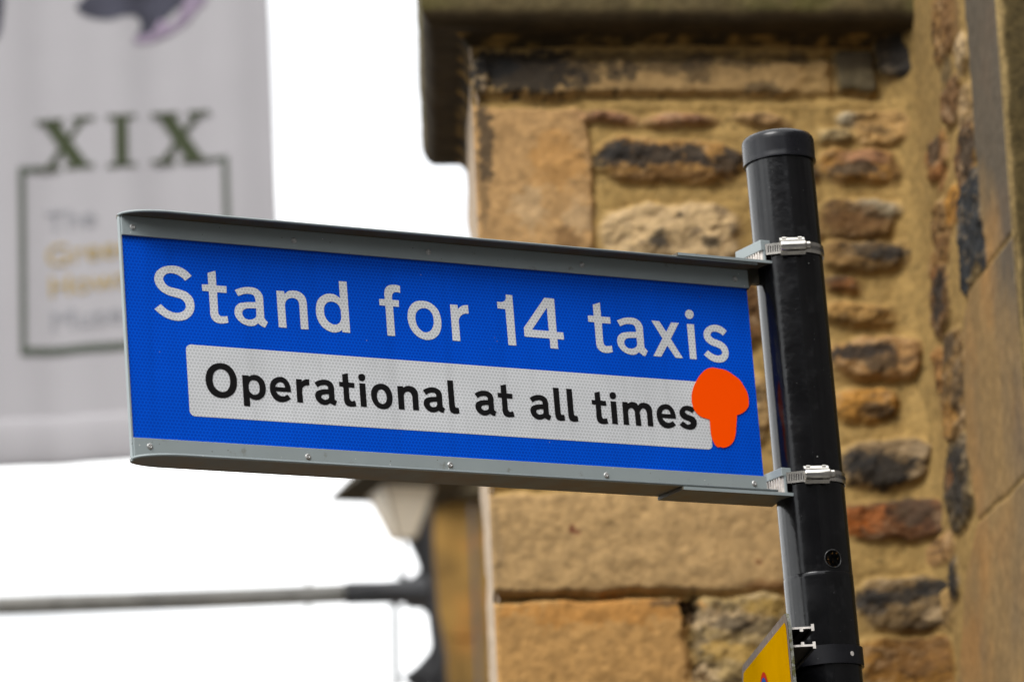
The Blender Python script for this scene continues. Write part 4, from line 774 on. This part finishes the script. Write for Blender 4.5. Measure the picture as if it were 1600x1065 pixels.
mb = MB(); hb0 = pole_h(1046) - .0; hb1 = pole_h(1017)
Q = pole.matrix_world; Yi = ys_.matrix_world.inverted()
rb = r + .0032
prb = [(r + .0006, hb0), (rb, hb0), (rb, hb1), (r + .0006, hb1)]
mb.lathe(prb, n=96)
mb.v = [Yi @ (Q @ p) for p in mb.v]
bd = mb.build('pole_band', MAT['band'], ys_, smooth=True, auto=True)
ba, _ = on_pole(1329, 1030)
mb = MB()
v, f = wrap_disc(ba, (hb0 + hb1) / 2, .0026, rb + .0003); v = [Yi @ (Q @ Vector(p)) for p in v]; mb.add(v, f); mb.build('stud', MAT['alu'], bd)
ba, bz = on_pole(1262, 1031)
mb = MB(); q = []
for tt, zz in ((-.30, -.012), (-.30, .004), (-.12, hb1 - hb0 - .012), (.05, hb1 - hb0 - .012)):
    pass
mb.tube([Yi @ (Q @ Vector(((rb + .001) * math.cos(ba - .25), (rb + .001) * math.sin(ba - .25), (hb0 + hb1) / 2))), Yi @ (Q @ Vector(((rb + .010) * math.cos(ba - .25), (rb + .010) * math.sin(ba - .25), (hb0 + hb1) / 2)))], .0045, n=6)
mb.build('band_bolt', MAT['band'], bd)

# ------------------------------------------------------------------ banner
BD = 10.6
nb = Vector((0, -1, 0)); pb = atd(431, 300, BD)
def bxz(px, py): p = at(px, py, pb, nb); return p.x, p.z
BX1, BZ = bxz(436, 345); zb = bxz(200, 721)[1]
ban = empty('museum_banner', Matrix.Translation((BX1, pb.y, zb)), 'large white fabric banner printed XIX over a framed name, hanging at the left', 'banner')
lean = math.tan(math.radians(-.35))
def bl(px, py):
    x, z = bxz(px, py); return x - BX1, z - zb
def fold(x, z):
    return .0065 * math.sin(x * 23 + .6) + .0025 * math.sin(x * 51 + 2 + z * .8) + .006 * math.sin(x * 9 + z * 2)
def bpt(x, z, off=0): return (x + z * lean, fold(x, z) - off, z)
xs = [-1.15 + 1.15 * i / 150 for i in range(151)]; hem = .112
V = []; F = []
def botz(x): return -.042 * (-x) * 0 - .060 * (x + .30) * -1 * 0
slope = (bl(0, 731)[1] - bl(425, 708)[1]) / (bl(0, 728)[0] - bl(425, 705)[0])
b0 = bl(200, 721)[1] - slope * bl(200, 717)[0]
zr = [0 + 1.62 * j / 70 for j in range(71)]
for x in xs:
    for z in zr: V.append(bpt(x, b0 + slope * x + .02 + z))
nz_ = len(zr)
for i in range(len(xs) - 1):
    for j in range(nz_ - 1): F.append((i * nz_ + j, i * nz_ + j + 1, (i + 1) * nz_ + j + 1, (i + 1) * nz_ + j))
clo = mesh_obj('cloth', V, F, MAT['fabric'], ban, smooth=True)
so = clo.modifiers.new('thick', 'SOLIDIFY'); so.thickness = .0012; so.offset = 1
# hem sleeve with a flat batten in it
mb = MB(); V = []; F = []; n = 16
for x in xs:
    zc = b0 + slope * x + hem / 2
    for k in range(n):
        t = 2 * math.pi * k / n; V.append((x + zc * lean, fold(x, 0) * .8 - .004 + .008 * math.cos(t), zc + (hem / 2) * math.sin(t)))
for i in range(len(xs) - 1):
    for k in range(n): F.append((i * n + k, i * n + (k + 1) % n, (i + 1) * n + (k + 1) % n, (i + 1) * n + k))
F += [tuple(range(n)), tuple((len(xs) - 1) * n + k for k in range(n))]
mb.add(V, F); mb.build('hem_sleeve', MAT['fabric'], ban, smooth=True)
zt_ = b0 + .02 + 1.62
mb = MB(); mb.tube([(-1.3 , 0, zt_ - slope * 1.3 + .02), (.12, 0, zt_ + slope * .12 + .02)], .016, n=16); mb.build('top_rod', MAT['tube'], ban, smooth=True)
def printed(name, polys, mat, off=.0025, fine=True):
    mb = MB()
    for poly in polys:
        pts = [Vector((*bl(px, py), 0)) for px, py in poly]
        tri = geometry.tessellate_polygon([pts]); mb.add([(p.x, 0, p.y) for p in pts], [list(t) for t in tri])
    o = mb.build(name, mat, ban); bm = bmesh.new(); bm.from_mesh(o.data)
    for _ in range(6):
        ed = [e for e in bm.edges if e.calc_length() > .03]
        if not ed: break
        bmesh.ops.subdivide_edges(bm, edges=ed, cuts=1); bmesh.ops.triangulate(bm, faces=bm.faces)
    for v_ in bm.verts:
        x = v_.co.x - v_.co.z * lean; v_.co.y = fold(x, v_.co.z) - off
    bm.to_mesh(o.data); bm.free(); return o
def bar(x0, y0, x1, y1, w0, w1=None):                              # horizontal-ended limb between two points
    w1 = w1 or w0; return [(x0 - w0 / 2, y0), (x0 + w0 / 2, y0), (x1 + w1 / 2, y1), (x1 - w1 / 2, y1)]
def X_glyph(x, y, w, h):                                           # slab-serif X whose top left is x, y; slopes up to the right
    def q(a_, b_): return (x + w * a_ + .012 * h * b_, y + h * b_ - .055 * w * a_)
    P = [[q(.10, .05), q(.38, .05), q(.90, .95), q(.60, .95)], [q(.74, .05), q(.86, .05), q(.26, .95), q(.13, .95)],
         [q(.0, 0), q(.46, 0), q(.46, .08), q(.0, .08)], [q(.62, 0), q(1, 0), q(1, .08), q(.62, .08)],
         [q(.0, .92), q(.40, .92), q(.40, 1), q(.0, 1)], [q(.50, .92), q(.98, .92), q(.98, 1), q(.50, 1)]]
    return P
def I_glyph(x, y, w, h):
    def q(a_, b_): return (x + w * a_ + .012 * h * b_, y + h * b_ - .055 * w * a_)
    return [[q(.28, .05), q(.72, .05), q(.72, .95), q(.28, .95)], [q(0, 0), q(1, 0), q(1, .08), q(0, .08)], [q(0, .92), q(1, .92), q(1, 1), q(0, 1)]]
lay = 0
for k, p in enumerate(X_glyph(56, 188, 92, 82) + I_glyph(170, 183, 42, 82) + X_glyph(238, 177, 92, 80)):
    pass
allp = X_glyph(56, 188, 92, 80) + I_glyph(168, 183, 44, 82) + X_glyph(236, 178, 92, 80)
mbs = []
def printed_layers(name, polys, mat, off):                         # overlapping limbs lie 0.2 mm apart
    base = None
    mb = MB()
    for i, poly in enumerate(polys):
        pts = [Vector((*bl(px, py), 0)) for px, py in poly]; tri = geometry.tessellate_polygon([pts])
        V = [(p.x, fold(p.x - p.y * lean, p.y) - off - .0002 * i, p.y) for p in pts]
        mb.add(V, [list(t) for t in tri])
    return mb.build(name, mat, ban)
printed_layers('roman_numerals', allp, MAT['olive'], .003)
printed('frame_line', [[(29, 261), (68, 258), (68, 268), (39, 270), (41, 542), (420, 525), (420, 537), (32, 555)], [(322, 247), (356, 244), (366, 532), (357, 533), (347, 252), (322, 254)]], MAT['frame_print'], .003)
def serif_text(name, body, px, py, hpx, mat):
    cu_ = bpy.data.curves.new(name, 'FONT'); cu_.body = body; cu_.size = 1; ob = bpy.data.objects.new(name, cu_); C.objects.link(ob)
    bpy.context.view_layer.update(); dg = bpy.context.evaluated_depsgraph_get(); me = bpy.data.meshes.new_from_object(ob.evaluated_get(dg))
    C.objects.unlink(ob); bpy.data.objects.remove(ob)
    x0, z0 = bl(px, py); x1, z1 = bl(px, py - hpx); k = (z1 - z0) / .72
    for v_ in me.vertices:
        x = v_.co.x * k * 1.12; z = v_.co.y * k + x * .055; v_.co = (x0 + x, fold(x0 + x - (z0 + z) * lean, z0 + z) - .003, z0 + z)
    me.materials.clear(); me.materials.append(mat); o = bpy.data.objects.new(name, me); C.objects.link(o); o.parent = ban
serif_text('grey_lettering', 'The', 70, 361, 32, MAT['grey_print'])
serif_text('gold_lettering', 'Green', 70, 415, 34, MAT['gold_print'])
serif_text('gold_lettering', 'Howards', 74, 463, 34, MAT['gold_print'])
serif_text('grey_lettering', 'Museum', 76, 516, 34, MAT['grey_print'])
printed('printed_artwork', [[(118, 14), (130, 26), (150, 32), (172, 34), (196, 27), (214, 26), (222, 40), (214, 58), (208, 68), (222, 66), (236, 58), (244, 50), (252, 36), (266, 22), (286, 6), (292, -40), (150, -40), (136, -6)]], MAT['art_dark'], .0022)
printed('printed_artwork', [[(-30, -40), (8, -40), (6, 10), (2, 46), (-4, 62), (-30, 64)]], MAT['art_dark'], .0022)
printed('printed_artwork', [[(214, 58), (210, 70), (236, 66), (262, 56), (290, 38), (306, 18), (322, 2), (330, -40), (296, -40), (284, 14), (270, 40), (250, 30), (236, 52)]], MAT['art_pale'], .0026)

# ------------------------------------------------------------------ lower banner arm
AD = 11.2
def wp(px, py, d=AD): return atd(px, py, d)
arm = empty('banner_arm', Matrix.Translation(wp(660, 925)), 'long grey tube in a black wall socket, below the hanging banner', 'banner arm')
ar = lambda v: v - wp(660, 925)
k_ = AD / FPX
mb = MB(); mb.tube([ar(wp(-260, 957)), ar(wp(0, 946)), ar(wp(300, 936)), ar(wp(548, 926))], 16.5 * k_, n=20); mb.build('tube', MAT['tube'], arm, smooth=True)
mb = MB(); mb.tube([ar(wp(541, 926)), ar(wp(600, 925)), ar(wp(668, 922))], [19.5 * k_, 19 * k_, 21 * k_], n=20); mb.build('socket', MAT['iron'], arm, smooth=True)
mb = MB(); mb.tube([ar(wp(476, 929)), ar(wp(488, 928.6))], 13 * k_, n=16); mb.build('clip', MAT['brass'], arm, smooth=True)
mb = MB(); mb.tube([ar(wp(481, 800)), ar(wp(482, 930, AD - .02)), ar(wp(482, 985))], 2.6 * k_, n=6); mb.build('cord', MAT['tube'], arm)

# ------------------------------------------------------------------ far stone house, with its eaves
FD = 12.2
fn = Vector((math.sin(math.radians(6)), -math.cos(math.radians(6)), 0)); fdr = Vector((math.cos(math.radians(6)), math.sin(math.radians(6)), 0))
fb = atd(675, 900, FD); fb0 = Vector((fb.x, fb.y, 0))
far = empty('far_stone_house', Matrix.Translation(fb0), 'ochre stone house with a dark eaves course, behind the lantern', 'building')
zt_far = at(700, 795, fb0, fn).z
mb = MB(); BKV = Vector((.05, 1.5, 0)); poly = [Vector((0, 0, 0)), fdr * 2.0, fdr * 2.0 + BKV, BKV]
mb.prism([(p.x, p.y) for p in poly], 0, zt_far + .02); mb.build('wall', MAT['ochre'], far)
mb = MB(); wl = .045
poly = [fdr * -.05 + fn * .05, fdr * 2.0 + fn * .05, fdr * 2.0 + BKV, fdr * -.05 + BKV]
mb.prism([(p.x, p.y) for p in poly], zt_far + .022, zt_far + .44); mb.build('eaves_course', MAT['dark_brown'], far, bevel=.012)
rnd = random.Random(9); mb = MB()
for px, py, w_, h_ in ((676, 1000, 12, 60), (682, 860, 10, 90)):
    pass
for k in range(9):                                                 # long and short corner stones, a little proud
    z1 = zt_far - .002 - k * .17; w_ = .10 if k % 2 else .055
    p1 = fdr * w_; mb.prism([((fn * .006 - fdr * .006).x, (fn * .006 - fdr * .006).y), ((p1 + fn * .006).x, (p1 + fn * .006).y), ((p1 + BKV * .1).x, (p1 + BKV * .1).y), ((-fdr * .006 + BKV * .1).x, (-fdr * .006 + BKV * .1).y)], z1 - .168, z1)
mb.build('corner_stones', MAT['ochre'], far, bevel=.003)
dp = MB(); q0 = at(748, 1040, fb0 + fn * .04, fn) - fb0; dp.tube([(q0.x, q0.y, 0), (q0.x, q0.y, zt_far)], .006, n=10); dp.build('drain_pipe', MAT['iron'], far, smooth=True)

# ------------------------------------------------------------------ wall lantern on a scrolled iron bracket
LD = 11.7; kl = LD / FPX
lc = wp(628, 775, LD)
lan = empty('wall_lantern', Matrix.Translation(lc), 'old street lantern with glass coloured as reflected sandstone, dark hood and scrolled iron bracket', 'lantern')
rl_ = lambda px, py, d=LD: wp(px, py, d) - lc
def frustum(mb, z0, h0, z1, h1, rot=math.radians(20)):
    V = []
    for z, h in ((z0, h0), (z1, h1)):
        for sx, sy in ((-1, -1), (1, -1), (1, 1), (-1, 1)):
            V.append((h * (sx * math.cos(rot) - sy * math.sin(rot)), h * (sx * math.sin(rot) + sy * math.cos(rot)), z))
    mb.add(V, [(0, 1, 5, 4), (1, 2, 6, 5), (2, 3, 7, 6), (3, 0, 4, 7), (3, 2, 1, 0), (4, 5, 6, 7)])
mb = MB(); frustum(mb, 0.0154, 96 * kl, 0.0768, 60 * kl); frustum(mb, 0.0781, 58 * kl, 0.2048, 12 * kl); mb.build('hood', MAT['dark_brown'], lan)
mb = MB(); frustum(mb, -0.1088, 15 * kl, 0.0128, 42 * kl); mb.build('glass_body', MAT['lamp_glass'], lan)
mb = MB()
for s0_, s1_ in (((-1, -1),) * 2, ((1, -1),) * 2, ((1, 1),) * 2, ((-1, 1),) * 2):
    c_, s_ = math.cos(math.radians(20)), math.sin(math.radians(20))
    g_ = lambda h, z: (h * (s0_[0] * c_ - s0_[1] * s_), h * (s0_[0] * s_ + s0_[1] * c_), z)
    mb.tube([g_(15.5 * kl, -.110), g_(42.5 * kl, .014)], .0028, n=6)
mb.build('glazing_bars', MAT['brass'], lan)
mb = MB()
mb.tube([rl_(656, 766), rl_(656, 800), rl_(657, 845), rl_(664, 872), rl_(669, 900), rl_(676, 960), rl_(684, 1010), rl_(690, 1150)], [22 * kl, 22 * kl, 21 * kl, 15 * kl, 12 * kl, 10 * kl, 12 * kl, 18 * kl], n=12)
mb.tube([rl_(628, 835), rl_(629, 868), rl_(626, 896), rl_(640, 912)], [3 * kl, 3 * kl, 6 * kl, 9 * kl], n=10)
mb.tube([rl_(622, 912), rl_(645, 908), rl_(660, 895), rl_(668, 872)], 8 * kl, n=10)
mb.tube([rl_(617, 915), rl_(617.5, 1000), rl_(619, 1100)], 6.5 * kl, n=8)
mb.tube([rl_(632, 944), rl_(660, 946), rl_(676, 962), rl_(682, 992), rl_(676, 1020), rl_(658, 1046), rl_(636, 1066)], [8 * kl, 7 * kl, 6 * kl, 6 * kl, 8 * kl, 11 * kl, 14 * kl], n=10)
mb.tube([rl_(645, 1085), rl_(668, 1060), rl_(690, 1020)], 12 * kl, n=8)
mb.build('scroll_bracket', MAT['iron'], lan, smooth=True)
